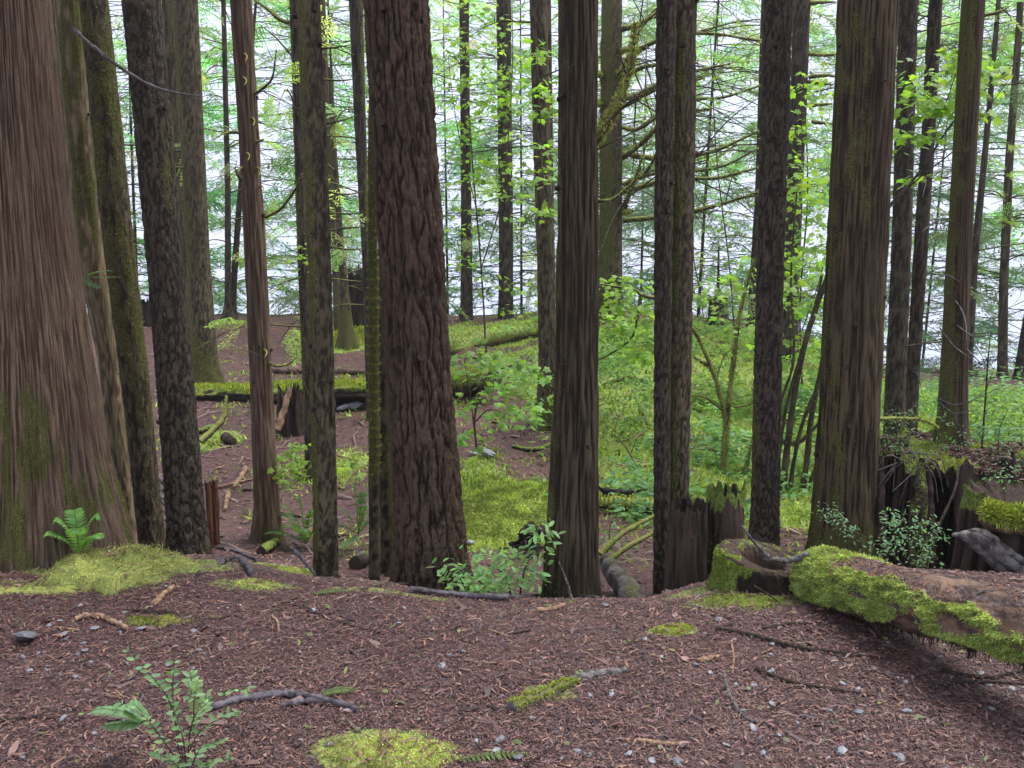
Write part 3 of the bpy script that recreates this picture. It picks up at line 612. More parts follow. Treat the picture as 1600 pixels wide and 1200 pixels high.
#PART2
# ------------------------------------------------------------------ conifers beyond the crest, foliage coloured paler in place of haze
def conifer(px, Y, label, n=80, L=1.3, col=(.075, .115, .055), z0=-1.2, z1=8.0, tw=22, r=.034, group='feathery conifers beyond the crest'):
    b = gat(px, Y); t = thing('conifer_tree', b, label, 'tree', group)
    top = max(z1+1, 8); mb = MB(); lean = rng.normal(0, .25, 2)
    tube(mb, [b+[0, 0, -.3], b+[lean[0]*.4, lean[1]*.4, top*.5], np.array([b[0]+lean[0], b[1]+lean[1], top])], [r, r*.7, r*.3], 30, 10, .1, m=.35)
    mb.build('trunk', M['hemlock'], t)
    def pts(n, zz0, zz1):
        z = rng.uniform(max(zz0, b[2]+.4), zz1, n); f = (z-b[2])/(top-b[2])
        a = rng.uniform(0, 2*np.pi, n); d = np.stack([np.cos(a), np.sin(a), rng.uniform(-.25, .15, n)], 1)
        P = np.stack([b[0]+lean[0]*f, b[1]+lean[1]*f, z], 1); return P, d
    mb = MB(); P, d = pts(n, z0, z1); l = L*rng.uniform(.6, 1.25, n)
    off = rng.uniform(.05, 1.6, n)*L
    for k in range(n):
        if off[k] > .25: tube(mb, [P[k], P[k]+d[k]*(off[k]+.3)], [.010, .005], 4, 4, .1, (.11, .10, .07), cap=False)
    sprays(mb, P+d*off[:, None]+np.stack([0*off, 0*off, -.12*off**2], 1), d, np.array([0, 0, 1])+.25*rng.normal(size=(n, 3)), l, col)
    tag(mb.build('crown', M['needles'], t), kind='stuff')
    if tw:
        mb = MB(); P, d = pts(tw, z0, z1)
        sprays(mb, P, d+.2*rng.normal(size=(tw, 3)), np.array([0, 0, 1])+.4*rng.normal(size=(tw, 3)), 1.5*L*rng.uniform(.7, 1.4, tw), (.22, .27, .13), TWIGS)
        tag(mb.build('twigs', M['needles'], t), kind='stuff')
CON = [(215,19,70,1.5),(335,18,60,1.5),(405,21,70,1.6),(440,18,60,1.5),(535,19,80,1.5),(610,24,60,1.8),(700,23,60,1.8),(762,19,55,1.5),(815,22,60,1.7),(850,26,60,2.),
       (915,20,60,1.6),(1000,23,70,1.7),(1090,18,60,1.5),(1145,21,75,1.6),(1180,25,60,2.),(1265,17,70,1.5),(1300,22,60,1.7),(1390,18,65,1.5),(1440,23,70,1.8),(1500,19,60,1.5),(1540,24,70,1.8),(1590,18,80,1.5),(1640,22,70,1.7),(160,22,60,1.7),(480,25,60,1.9)]
WH = ['behind the purplish scaly trunk','near the tilted sapling','right of the tilted sapling','seen beyond the reddish trunk','behind the snapped snag','hidden mostly by the furrowed fir','just right of the furrowed fir',
      'between the two maple draped trunks','left of the leaning brown trunk','behind the leaning brown trunk','behind the dark stringy cedar','beyond the upswept mossy limbs','right of the slim twin trunks','above the tiny bare sapling','left of the knotty trunk','behind the leafy screen',
      'hidden by the fibrous cedar','right of the fibrous cedar','beyond the close dark pair','beyond the trunk on the giant stump','beside the slender lone trunk','at the frame edge by the bright shrubs','past the leaning edge trunk','behind the pale pole','behind the straight grey brown trunk']
for k, ((px, Y, n, L), w) in enumerate(zip(CON, WH)):
    if k in (1, 5, 7, 9, 13, 15, 16, 20, 22, 24, 3): continue
    conifer(px, Y, 'feathery pale green conifer '+w, int(n*1.75), L*.85, col=(.23+.03*rng.normal(), .37+.03*rng.normal(), .26))

# ------------------------------------------------------------------ vine maples and leafy shrubs
GREEN, LIME, BLUEG = (.14, .25, .05), (.20, .33, .05), (.14, .26, .13)
def layers(mb, px, py, rx, ry, Y, n, size, col, per=12, R_=.28, dY=.5, shape=MAPLE):
    """flat sprays of leaves stacked in loose tiers"""
    for k in range(n):
        c = at(px+rx*rng.uniform(-1, 1), py+ry*rng.uniform(-1, 1), Y+dY*rng.uniform(-1, 1))
        if c[2] < float(gz(c[0], c[1]))+.06: c[2] = float(gz(c[0], c[1]))+rng.uniform(.08, .3)
        m = max(3, int(per*rng.uniform(.5, 1.4))); a = rng.uniform(0, 2*np.pi, m); r = R_*np.sqrt(rng.uniform(0, 1, m))
        tilt = rng.normal(0, .25, 2)
        P = c + np.stack([r*np.cos(a), r*np.sin(a), r*np.cos(a)*tilt[0]+r*np.sin(a)*tilt[1]-.25*r*r/R_+.02*rng.normal(size=m)], 1)
        D = np.stack([np.cos(a), np.sin(a), -.35+.25*rng.normal(size=m)], 1)+.4*rng.normal(size=(m, 3))
        N = np.array([0, -.25, 1])+.35*rng.normal(size=(m, 3))
        place(mb, *shape, P, D, N, size*rng.uniform(.6, 1.2, m), jit(np.array(col)*rng.uniform(.8, 1.2), m, .18, .08))
def maple(name, label, cat, stems, clusters, Y, size=.075, col=LIME, group=None, shape=MAPLE, mat='branch', R_=.28, per=12, fz=0, mossy=.6, dY=.5):
    first = stems[0][0]; b = at(first[0][0], first[0][1], Y); b[2] = max(b[2], float(gz(b[0], b[1]))-.02)
    t = thing(name, b, label, cat, group)
    for pxs, r in stems:
        mb = MB(); pts = [at(a, c, Y) for a, c in pxs]; pts[0] = pts[0]
        P, T, rr, q, ring = tube(mb, pts, [r, r*.8, r*.45], 9*len(pxs), 8, .2, m=mossy); s = mb.build('stem', M[mat], t)
        if fz:
            f = MB(); i = rng.integers(0, q.shape[0]*q.shape[1], fz); tufts(f, q.reshape(-1, 3)[i], ring.reshape(-1, 3)[i], r*.7, (.14, .17, .03)); tag(f.build('moss', M['moss'], s), kind='stuff')
    mb = MB()
    for c in clusters:
        layers(mb, *c[:4], Y, c[4], size, col, per, R_, dY, shape)
    if mb.n: tag(mb.build('leaves', M['leaf'], t), kind='stuff')
    return t
maple('vine_maple', 'bright leafy vine maple hanging over the two dark lakeside trunks', 'maple', [([(760,560),(752,420),(738,250),(726,60),(722,-40)], .014), ([(752,420),(785,300),(800,120),(800,0)], .010), ([(745,330),(715,200),(700,90)], .007)],
      [(722,70,28,80,15),(738,190,24,120,16),(792,100,24,75,17),(788,250,26,110,22),(800,470,20,40,6),(830,110,18,70,7),(705,150,14,120,7),(750,330,40,120,8)], 12.5, .085, per=11)
maple('vine_maple', 'small lime leafed sprays dangling in front of the leaning brown trunk', 'maple', [([(868,350),(850,300),(845,200),(838,60)], .006)], [(838,85,9,22,4),(845,135,9,16,4),(842,172,7,8,3),(846,228,8,12,3),(848,268,10,14,4),(855,325,10,18,4)], 8, .075, per=8, R_=.10)
maple('vine_maple', 'tall vine maple with dense lime leaves between knotty trunk and cedar', 'maple',
      [([(1218,850),(1228,720),(1252,560),(1290,440),(1312,380)], .032), ([(1236,850),(1258,740),(1268,650),(1286,560),(1300,470)], .030), ([(1224,850),(1246,690),(1282,590),(1298,520)], .020), ([(1206,800),(1228,640),(1262,520),(1285,430)], .016), ([(1246,850),(1262,780),(1282,690)], .018), ([(1222,690),(1250,690),(1285,655)], .022), ([(1212,760),(1218,640),(1240,560),(1236,430),(1245,300)], .014), ([(1262,760),(1275,730),(1300,700)], .012)],
      [(1262,330,30,70,8),(1250,440,30,50,6)], 7.4, .065, col=LIME, mat='branch', R_=.2, per=10, mossy=.3, fz=500)
maple('vine_maple', 'leafy lime maple screen behind the dark arching stems', 'maple', [([(1255,640),(1250,480),(1262,300),(1255,120)], .012), ([(1252,520),(1285,420),(1300,300)], .008)],
      [(1250,240,28,80,22),(1262,360,36,60,24),(1252,440,40,45,22),(1268,540,34,50,20),(1240,620,26,50,12),(1270,140,22,60,8),(1150,560,60,40,10)], 10.5, .08, col=LIME, R_=.28, per=12)
maple('vine_maple', 'lime maple sprays across the pair of dark trunks at upper right', 'maple', [([(1376,335),(1410,300),(1440,265),(1490,190),(1540,140),(1590,95)], .009), ([(1380,330),(1440,275),(1500,225),(1580,120)], .006), ([(1420,290),(1450,240),(1500,95),(1510,60)], .004)],
      [(1508,85,26,14,8),(1515,110,22,12,6),(1450,115,30,12,6),(1425,150,25,10,7),(1495,150,22,12,7),(1510,172,16,14,6),(1455,165,20,10,5),(1440,210,25,12,5),(1415,205,14,10,3),(1548,110,24,18,7),(1440,275,14,10,2)], 6.2, .062, per=9, R_=.13, mossy=.3, dY=.25)
maple('vine_maple', 'arching mossy maple branch with bright leaves right of the stringy cedar', 'maple', [([(1085,455),(1020,465),(985,452),(938,444)], .022), ([(1000,462),(995,500),(985,530),(950,555),(934,562)], .014), ([(990,520),(1020,500)], .008)],
      [(965,440,28,12,9),(990,455,20,12,5),(1000,500,22,22,10),(955,500,22,20,9),(1010,545,18,30,9),(960,470,25,15,5),(1035,480,12,14,3)], 9, .07, per=11, R_=.2, fz=500)
maple('vine_maple', 'low vine maple reaching over the bank beside the furrowed fir', 'maple', [([(745,705),(742,650),(760,590),(800,570)], .010), ([(742,660),(765,640),(800,650)], .007), ([(742,680),(735,620),(725,560)], .006)],
      [(765,560,45,14,10),(800,590,30,16,7),(745,630,24,14,5),(785,650,30,14,5),(735,690,12,20,4),(822,620,16,26,5),(770,600,30,16,4)], 7.4, .07, col=(.14,.26,.045), per=9, R_=.2, mossy=.3)
maple('maple_sprig', 'small sprig of round lime leaves between two straight trunks', 'sapling', [([(487,770),(470,745),(450,735),(430,744)], .004), ([(470,745),(462,715),(468,690)], .003), ([(476,752),(500,735),(545,740)], .003)],
      [(452,718,22,20,14),(470,745,18,10,8),(440,742,14,6,4),(538,728,16,14,7),(470,690,10,8,3),(488,725,8,16,4)], 6.3, .05, col=(.17,.28,.04), per=4, R_=.09, mossy=.2, dY=.15)
maple('maple_sprig', 'few lime leaves on a thin twig against the dark mossy trunk', 'sapling', [([(478,440),(474,410),(470,385)], .003)], [(474,395,7,10,4),(478,420,6,14,4)], 7.6, .055, per=5, R_=.08, dY=.1)
maple('young_maple', 'mossy forked young maple on the green bank, trunk splitting in a V', 'maple',
      [([(1122,792),(1130,715),(1133,655),(1118,592),(1090,525),(1070,500)], .030), ([(1136,790),(1134,700),(1144,580),(1158,480),(1178,405)], .030), ([(1157,795),(1168,720),(1190,640)], .022), ([(1128,640),(1105,622),(1080,618)], .012), ([(1148,636),(1170,632),(1182,622)], .010), ([(1120,590),(1130,560),(1148,540)], .007)],
      [(1150,430,22,30,7),(1100,470,18,30,5),(1170,520,12,40,5)], 8, .07, fz=900, mossy=.9, per=10)
maple('vine_maple', 'airy pale maple foliage high between the slim twins and knotty trunk', 'maple', [([(1150,560),(1140,420),(1120,250),(1110,60)], .012)], [(1115,420,30,60,12),(1140,250,30,100,9),(1100,170,18,90,6),(1150,90,25,70,6),(1120,480,40,30,10)], 13, .08, col=(.14,.24,.06), per=9)
# shrubs with small oval leaves
maple('bright_shrub', 'broad yellow green shrub bank behind the giant stump', 'shrub', [([(1560,760),(1555,700),(1540,640)], .012), ([(1570,760),(1590,690),(1600,640)], .010)], [(1560,700,50,25,40),(1590,640,40,30,40),(1540,650,40,25,25),(1600,720,30,40,30),(1470,720,60,30,20)], 8.5, .055, col=(.14,.24,.04), shape=OVAL, R_=.22, per=16, dY=1.0)
maple('bright_shrub', 'light green shrub low behind the close dark pair', 'shrub', [([(1400,780),(1395,700),(1390,640)], .010)], [(1395,640,30,40,16),(1440,690,30,20,12),(1380,720,14,30,6)], 9.5, .055, col=(.13,.23,.05), shape=OVAL, R_=.25, per=14)
maple('leafy_bush', 'bushy plant with broad bluish green leaves beneath the furrowed fir', 'bush', [([(800,945),(790,900),(760,880)], .006), ([(810,945),(820,890),(840,850)], .006), ([(780,945),(740,900),(700,885)], .005)],
      [(770,910,56,16,26),(735,902,34,14,14),(820,888,30,24,20),(838,842,14,24,10),(712,890,26,10,8),(800,868,26,10,8),(750,930,45,8,10)], 4.45, .05, col=(.22,.38,.14), shape=OVAL, R_=.07, per=7, dY=.22, mossy=.1)
maple('huckleberry_sprig', 'single sprig of bluish green leaves before the fibrous cedar foot', 'shrub', [([(1325,872),(1322,835),(1300,805),(1285,800)], .003), ([(1310,815),(1328,815),(1336,830)], .002)],
      [(1300,800,14,8,8),(1318,815,14,10,8),(1330,832,6,8,4),(1285,800,8,4,3)], 4.6, .026, col=BLUEG, shape=OVAL, R_=.035, per=6, dY=.05, mossy=.1)
maple('huckleberry_bush', 'bluish green huckleberry bush behind the mossy fallen log', 'shrub', [([(1425,905),(1420,850),(1410,800)], .004), ([(1420,890),(1450,840),(1475,830)], .003), ([(1415,890),(1385,855),(1365,850)], .003), ([(1422,860),(1445,815),(1455,800)], .003)],
      [(1425,830,45,22,40),(1410,805,22,12,12),(1385,855,20,12,10),(1440,865,25,14,14),(1360,865,12,10,5)], 4.25, .024, col=BLUEG, shape=OVAL, R_=.04, per=6, dY=.12, mossy=.1)
maple('huckleberry_sprig', 'small bluish leafy sprig growing out of the mossy broken stump', 'shrub', [([(1560,790),(1555,760),(1565,730)], .003)], [(1560,745,20,14,12),(1575,730,12,8,5)], 4.7, .024, col=BLUEG, shape=OVAL, R_=.04, per=6, dY=.08)
maple('huckleberry_bush', 'leafy green tangle growing on top of the giant stump', 'shrub', [([(1400,690),(1405,660),(1425,640)], .004), ([(1560,710),(1562,670),(1575,640)], .004)], [(1410,650,28,10,14),(1395,690,20,18,14),(1440,640,18,6,6),(1555,680,40,14,24),(1470,655,20,8,6),(1500,690,50,12,16),(1420,690,30,10,10),(1575,700,18,24,12)], 5.3, .026, col=(.08,.15,.055), shape=OVAL, R_=.06, per=8, dY=.2)
maple('bank_shrub', 'dark green shrub on the bank right of the stringy cedar', 'shrub', [([(960,700),(965,660),(955,620)], .006)], [(975,600,40,40,22),(950,560,20,40,12),(1005,640,20,60,14),(955,660,20,30,9)], 9.5, .05, col=(.09,.17,.045), shape=OVAL, R_=.18, per=14)
maple('bank_shrub', 'light green shrub on the bank left of the leaning brown trunk', 'shrub', [([(835,600),(830,560)], .005)], [(825,570,20,20,10),(820,640,20,30,10)], 8.7, .05, col=(.10,.2,.05), shape=OVAL, R_=.16, per=12)
maple('bank_shrub', 'leafy seedlings below the horizontal mossy log', 'shrub', [([(955,860),(952,830),(960,805)], .004)], [(955,840,16,18,10),(970,870,14,10,7),(1000,790,20,10,5)], 5.6, .04, col=(.11,.2,.06), shape=OVAL, R_=.09, per=9, dY=.2)
maple('bare_shrub', 'bare thin twiggy stem with sparse leaves right of the stringy cedar', 'shrub', [([(1022,782),(1000,740),(975,695),(945,665)], .008), ([(985,710),(1000,680),(1040,660)], .004), ([(960,685),(965,655),(985,620)], .003)], [(950,660,14,14,5),(1000,675,20,10,3)], 8, .04, shape=OVAL, R_=.1, per=6, mossy=.5)
maple('sapling', 'leafless dark sapling stem rising from the giant stump', 'sapling', [([(1534,700),(1540,620),(1544,560),(1548,518)], .006), ([(1541,610),(1555,570)], .002)], [], 5.4, mossy=.1, mat='rot')

# ------------------------------------------------------------------ ground cover
def cover():
    n = 60000; Y = rng.uniform(5.6, 17, n)**1.0; X = (rng.uniform(-60, 1680, n)-800)/F*Y
    mk = mossmask(X, Y); k = rng.uniform(0, 1, n) < mk*.9; X, Y = X[k], Y[k]; P = np.stack([X, Y, gz(X, Y)], 1)
    mb = MB(); r = rng.integers(0, len(P), 70000); Q = P[r]+rng.normal(size=(len(r), 3))*[.07, .07, 0]; Q[:, 2] = gz(Q[:, 0], Q[:, 1])
    tufts(mb, Q, np.tile([0, 0, 1.0], (len(Q), 1)), .05, (.31, .41, .085), 1.1)
    tag(mb.build('moss_carpet', M['moss']), kind='stuff')
    cl = fbm(P[:, 0]*1.1, P[:, 1]*1.1, 2.2)
    k = (P[:, 0] > -.6+.12*(P[:, 1]-8)) & (cl > .02) & (P[:, 1] > 6.6) & ((P[:, 0]/P[:, 1] > .035) | (P[:, 1] > 10.2)); P, cl = P[k], cl[k]
    q = rng.integers(0, len(P), 3200); P, cl = P[q], cl[q]; mb = MB(); tall = .05+.38*sm(.05, .5, cl)
    for j in range(5):
        a = rng.uniform(0, 2*np.pi, len(P)); d = np.stack([np.cos(a), np.sin(a), rng.uniform(-.35, .2, len(P))], 1)
        h = rng.uniform(.1, 1, len(P))*tall
        hue = sm(-.3, .3, noise(P[:, 0]*.9, P[:, 1]*.9, 4.4))[:, None]
        c = jit([.19, .32, .055], len(P), .22, .08)*(1-hue)+jit([.12, .25, .10], len(P), .22, .08)*hue
        place(mb, *OVAL, P+np.stack([.07*d[:, 0], .07*d[:, 1], h], 1), d, np.array([0, -.2, 1])+.4*rng.normal(size=(len(P), 3)), rng.uniform(.04, .10, len(P)), c)
    tag(mb.build('undergrowth', M['leaf']), kind='stuff')
cover()
def litter():
    mb = MB()
    def scat(n, y0, y1, l0, l1, w, cols, lift=.004, bias=1.0):
        Y = y0+(y1-y0)*rng.uniform(0, 1, n)**bias; X = rng.uniform(-.66, .66, n)*Y*1.03
        k = (rng.uniform(0, 1, n) > mossmask(X, Y)*.8) & (rng.uniform(0, 1, n) < .82+.5*fbm(X*1.6, Y*2.2, 4)); X, Y = X[k], Y[k]; n = len(X)
        a = rng.uniform(0, 2*np.pi, n); D = np.stack([np.cos(a), np.sin(a), .18*rng.normal(size=n)], 1); L = l0+(l1-l0)*rng.uniform(0, 1, n)**2.5
        N = np.stack([.3*rng.normal(size=n), .3*rng.normal(size=n), np.ones(n)], 1); W = w*rng.uniform(.5, 1.6, n)
        C = np.stack([X, Y, gz(X, Y)+rng.uniform(.001, lift, n)], 1); c = np.array(cols)[rng.integers(0, len(cols), n)]*rng.uniform(.6, 1.35, (n, 1))
        Dn = nrm(D); Nn = nrm(N-Dn*np.sum(N*Dn, 1, keepdims=True)); Sd = np.cross(Nn, Dn)
        bend = (.15*L*rng.normal(size=n))[:, None]
        a0 = C-Dn*L[:, None]*.5; m0 = C+Sd*bend+Nn*L[:, None]*.05; b0 = C+Dn*L[:, None]*.5; w2 = (Sd*W[:, None]*.5)
        V = np.stack([a0-w2*.5, a0+w2*.5, m0+w2, m0-w2, b0+w2*.4, b0-w2*.4], 1); k = (np.arange(n)*6)[:, None, None]
        f = np.array([[0, 3, 2, 1], [3, 5, 4, 2]])[None]+k
        mb.add(V.reshape(-1, 3), f.reshape(-1, 4), np.repeat(c, 6, 0))
    B = [(.18,.085,.075),(.13,.066,.064),(.26,.13,.10),(.06,.028,.028),(.035,.018,.019),(.30,.165,.115),(.18,.105,.105),(.09,.052,.052),(.05,.025,.025),(.025,.013,.013),(.24,.12,.09)]
    scat(340000, 1.9, 4.6, .005, .040, .0029, B, .010, 1.3)
    scat(14000, 1.9, 4.6, .010, .05, .007, B+[(.30,.18,.12),(.035,.02,.02),(.04,.025,.025)], .014)
    scat(1500, 1.9, 4.6, .03, .08, .006, [(.30,.17,.105),(.24,.13,.085),(.12,.08,.07)], .012)
    scat(420, 1.9, 4.6, .03, .10, .018, [(.14,.08,.07),(.20,.12,.10),(.05,.03,.03)], .016)
    scat(2600, 1.9, 4.6, .006, .016, .009, [(.22,.225,.24),(.17,.17,.19),(.29,.30,.32)], .006)
    scat(36000, 4.6, 16, .02, .09, .012, B, .012)
    scat(1500, 5.5, 14, .1, .4, .02, [(.2,.13,.095),(.12,.08,.07),(.27,.2,.15)], .02)
    scat(500, 1.9, 4.4, .02, .05, .012, [(.13,.17,.04),(.16,.2,.06)], .01)
    tag(mb.build('needle_litter', M['litter'], smooth=False), kind='stuff')
litter()

def mound(label, px, py, rx, ry, hgt, n, size=.011, cat='moss', col=(.44, .48, .15), seed=0, group=None, name='moss_mound'):
    p = gp(px, py); g = 70; rr, th = np.meshgrid(np.linspace(0, 1, g), np.linspace(0, 2*np.pi, 110, endpoint=False), indexing='ij')
    wob = 1+.38*noise(np.cos(th)*1.2+seed, np.sin(th)*1.2, 0)+.28*noise(np.cos(th)*3+seed, np.sin(th)*3, 3)+.16*noise(np.cos(th)*9+seed, np.sin(th)*9, 3)
    X = p[0]+rr*rx*wob*np.cos(th); Yv = p[1]+rr*ry*wob*np.sin(th)
    lump = noise(X*8+seed, Yv*8, 0)*.5+noise(X*19, Yv*19, seed)*.35+noise(X*50, Yv*50, seed)*.14
    Z = gz(X, Yv)+hgt*np.sqrt(np.maximum(1-rr**2.2, 0))*(1+lump)-.012*rr**3
    mb = MB(); V = np.stack([X, Yv, Z], -1); mb.add(V, grid_faces(g, 110), jit(np.array(col)*.75, g*110, .12, .05))
    o = mb.build(name, M['moss']); tag(o, label, cat, group)
    P = V.reshape(-1, 3); w = (rr*wob).ravel()*(.35+sm(-.35, .3, lump).ravel()); i = rng.choice(len(P), n, p=w/w.sum()); f = MB()
    Q = P[i]+np.stack([rng.normal(0, rx*.02, n)*(1+3*(rng.uniform(0,1,n)<.15)), rng.normal(0, ry*.02, n)*(1+3*(rng.uniform(0,1,n)<.15)), np.zeros(n)], 1)
    o2 = rng.uniform(0, 1, n) < .16; Q[o2, 0] += rng.normal(0, rx*.16, o2.sum()); Q[o2, 1] += rng.normal(0, ry*.16, o2.sum()); out = ((Q[:, 0]-p[0])/rx)**2+((Q[:, 1]-p[1])/ry)**2 > .8; o2 &= out
    Q[o2, 2] = gz(Q[o2, 0], Q[o2, 1])+.004
    hue = sm(-.2, .3, noise(Q[:, 0]*7, Q[:, 1]*7, seed))[:, None]
    tufts(f, Q, np.tile([0, -.2, 1.0], (n, 1)), size*.8, np.array(col), .95)
    f.c[-1] = f.c[-1]*np.repeat(.6+.6*hue, 3, 0)
    tag(f.build('moss', M['moss'], o), kind='stuff')
    f = MB(); j = n//90; i = rng.integers(0, len(P), j); a = rng.uniform(0, 6.28, j)
    place(f, *NEEDLE, P[i]+[0, 0, .007], np.stack([np.cos(a), np.sin(a), .15*rng.normal(size=j)], 1), np.array([0, 0, 1])+.3*rng.normal(size=(j, 3)), rng.uniform(.012, .04, j), jit((.17, .085, .06), j)); tag(f.build('fallen_needles', M['litter'], o), kind='stuff')
    return o
mound('big yellow green moss cushion at the rim before the massive cedar', 192, 893, .31, .21, .085, 34000, .010, seed=1.2)
mound('flat yellow green moss patch on the rim below the grey brown trunk', 445, 895, .19, .09, .035, 7000, .011, seed=2.4)
mound('small moss strip on the rim beside the flat moss patch', 405, 916, .12, .05, .022, 2600, .011, seed=2.9)
mound('bright moss cushion at the bottom edge of the frame', 605, 1182, .20, .10, .035, 14000, .010, seed=3.3)
mound('ragged green moss patch spreading before the hollow stump', 1165, 940, .20, .10, .022, 6000, .010, seed=4.1, col=(.24,.29,.06))
mound('small round moss tuft alone on the needles', 1052, 985, .08, .045, .02, 1800, .012, seed=5.5, col=(.30,.34,.07))
mound('thin moss patch among stones near the tan stick', 245, 972, .15, .05, .014, 2600, .010, seed=6.5, col=(.28,.31,.07))
mound('thin strip of moss along the rim left of the big moss cushion', 35, 925, .30, .04, .02, 2500, .010, seed=7.5)
mound('large moss blanket over the root mass on the bank', 785, 790, .55, .75, .045, 22000, .03, seed=8.5, col=(.33,.41,.09))
mound('moss hummock at the foot of the snapped snag', 548, 528, .45, .35, .14, 3500, .05, seed=9.5, col=(.30,.35,.06))

# ------------------------------------------------------------------ logs, roots, sticks
def ptsg(pxs, dz=0.0):
    out = []
    for a, b in pxs: p = gp(a, b); p[2] += dz; out.append(p)
    return out
def stick(label, pxs, r, mat='wetroot', cat='stick', name='stick', moss=0, lift=.6, Y=None, group=None, tip=None, fz=0, seg=8, rough=.2):
    if Y is None: pts = ptsg(pxs, r*lift)
    else:
        ys = np.broadcast_to(Y, (len(pxs),)) if np.isscalar(Y) else Y
        pts = [at(a, b, y) for (a, b), y in zip(pxs, ys)]
    mb = MB(); P, T, rr, q, ring = tube(mb, pts, r if not np.isscalar(r) else [r, r, r*.7], max(12, 8*len(pxs)), seg, rough, m=moss)
    o = mb.build(name, M[mat]); tag(o, label, cat, group)
    if fz:
        f = MB(); w = np.clip(ring[..., 2].ravel()+.3, 0, 1); i = rng.choice(len(w), fz, p=w/w.sum()); rm = np.atleast_1d(r).max()
        tufts(f, q.reshape(-1, 3)[i], ring.reshape(-1, 3)[i], min(rm*.5, .03), (.28, .33, .055)); tag(f.build('moss', M['moss'], o), kind='stuff')
    if tip:
        c = MB(); d = nrm(P[0]-P[1]); tube(c, [P[0]-d*.004, P[0]+d*.012], [rr[0]*1.02, rr[0]*.7], 4, 8, .2); c.build('cut_end', M['tan'], o)
    return o
def stick2(*a, **k): return stick(*a, **k)
def mossy_log():
    a, b = at(1268, 901, 3.86), at(1640, 988, 2.78); b = b+(b-a)*.25
    t = thing('fallen_log', [a[0], a[1], float(gz(a[0], a[1]))], 'big wet fallen log with shaggy moss skirts and bare reddish top', 'log')
    n, seg = 300, 150; u = np.linspace(0, 1, n); ax = nrm(b-a); up = np.array([0, 0, 1.0]); sd = nrm(np.cross(ax, up)); up2 = np.cross(sd, ax)
    th = np.linspace(0, 2*np.pi, seg, endpoint=False); U, T = np.meshgrid(u, th, indexing='ij'); L = np.linalg.norm(b-a)
    r = .120-.002*U+.010*noise(U*5, 0, 2); r = r*(1-.25*np.exp(-U*L/.03))
    ring = np.cos(T)[..., None]*sd+np.sin(T)[..., None]*up2
    h = np.clip(.5+.6*noise(U*L*16, np.cos(T)*4, np.sin(T)*4)+.4*noise(U*L*45, np.cos(T)*11, np.sin(T)*11), 0, 1)
    rr = r*(1+.05*noise(U*L*5, np.cos(T)*1.5, np.sin(T)*1.5))+.005*(h-.5)
    h = np.clip(.5+.9*noise(U*L*7, np.cos(T)*2.2, np.sin(T)*2.2)+.35*noise(U*L*24, np.cos(T)*7, np.sin(T)*7), 0, 1)
    fr, z = -ring[..., 1], ring[..., 2]
    mn = fbm(U*L*4, np.cos(T)*1.6, np.sin(T)*1.6)
    m3 = fbm(U*L*9, np.cos(T)*3.5, np.sin(T)*3.5); mo = sm(.05, .4, fr+.15*mn)*sm(.85, .25, z-.75*mn)*sm(-.62, -.2, z+.35*mn)
    mo = np.clip(np.maximum(mo*(1.0+1.2*mn+1.0*m3), sm(.46, .10, U*L+.2*mn)*sm(-.9, -.3, z)), 0, 1)
    rr = rr+.018*mo*(1+noise(U*L*20, np.cos(T)*6, np.sin(T)*6)); V = a+U[..., None]*(b-a)+ring*rr[..., None]
    mb = MB(); mb.add(V, grid_faces(n, seg), None, h.ravel(), mo.ravel())
    for e in (0, n-1): mb.add(np.concatenate([V[e], [V[e].mean(0)]]), np.array([[j, (j+1) % seg, seg] for j in range(seg)]), None, .4, .9 if e == 0 else 0)
    mb.build('trunk', M['log'], t)
    P, N, w = V.reshape(-1, 3), ring.reshape(-1, 3), np.maximum(mo.ravel()-.2, 0); f = MB()
    i = rng.choice(len(P), 46000, p=w/w.sum()); g = noise(P[i, 0]*14, P[i, 1]*14, P[i, 2]*14)[:, None]
    tufts(f, P[i], N[i]+np.array([0, 0, -.45]), .012, (.36, .43, .115), .8); f.c[-1] = f.c[-1]*np.repeat(1+.5*g, 3, 0)
    w3 = (sm(.2, .8, z)*(1-mo)*sm(-.3, .4, mn)).ravel(); i = rng.choice(len(P), 2600, p=w3/w3.sum()); g2 = MB(); a_ = rng.normal(size=(len(i), 3))
    place(g2, *NEEDLE, P[i]+N[i]*.003, a_-N[i]*np.sum(a_*N[i], 1, keepdims=True), N[i]+.2*rng.normal(size=(len(i), 3)), rng.uniform(.006, .03, len(i)), jit(np.array([(.30, .15, .09), (.10, .06, .055), (.20, .13, .12)])[rng.integers(0, 3, len(i))], len(i)))
    tag(g2.build('bark_flakes', M['litter'], t, smooth=False), kind='stuff')
    # shaggy dark strands under the log
    w2 = (sm(-.45, -.9, z)*sm(.12, .3, U)).ravel(); i = rng.choice(len(P), 1500, p=w2*(noise(P[:, 0]*12, P[:, 1]*12, 0) > -.05)/np.sum(w2*(noise(P[:, 0]*12, P[:, 1]*12, 0) > -.05))); D = np.tile([0, 0, -1.0], (len(i), 1))+.25*rng.normal(size=(len(i), 3))
    place(f, BLADE[0]*np.array([1, .3, 1]), BLADE[1], P[i]+ring.reshape(-1, 3)[i]*-.01, D, rng.normal(size=D.shape), rng.uniform(.015, .075, len(i))**1.0*rng.uniform(.4, 1.1, len(i)), jit((.045, .038, .018), len(i), .3, .1))
    tag(f.build('moss', M['moss'], t), kind='stuff')
mossy_log()
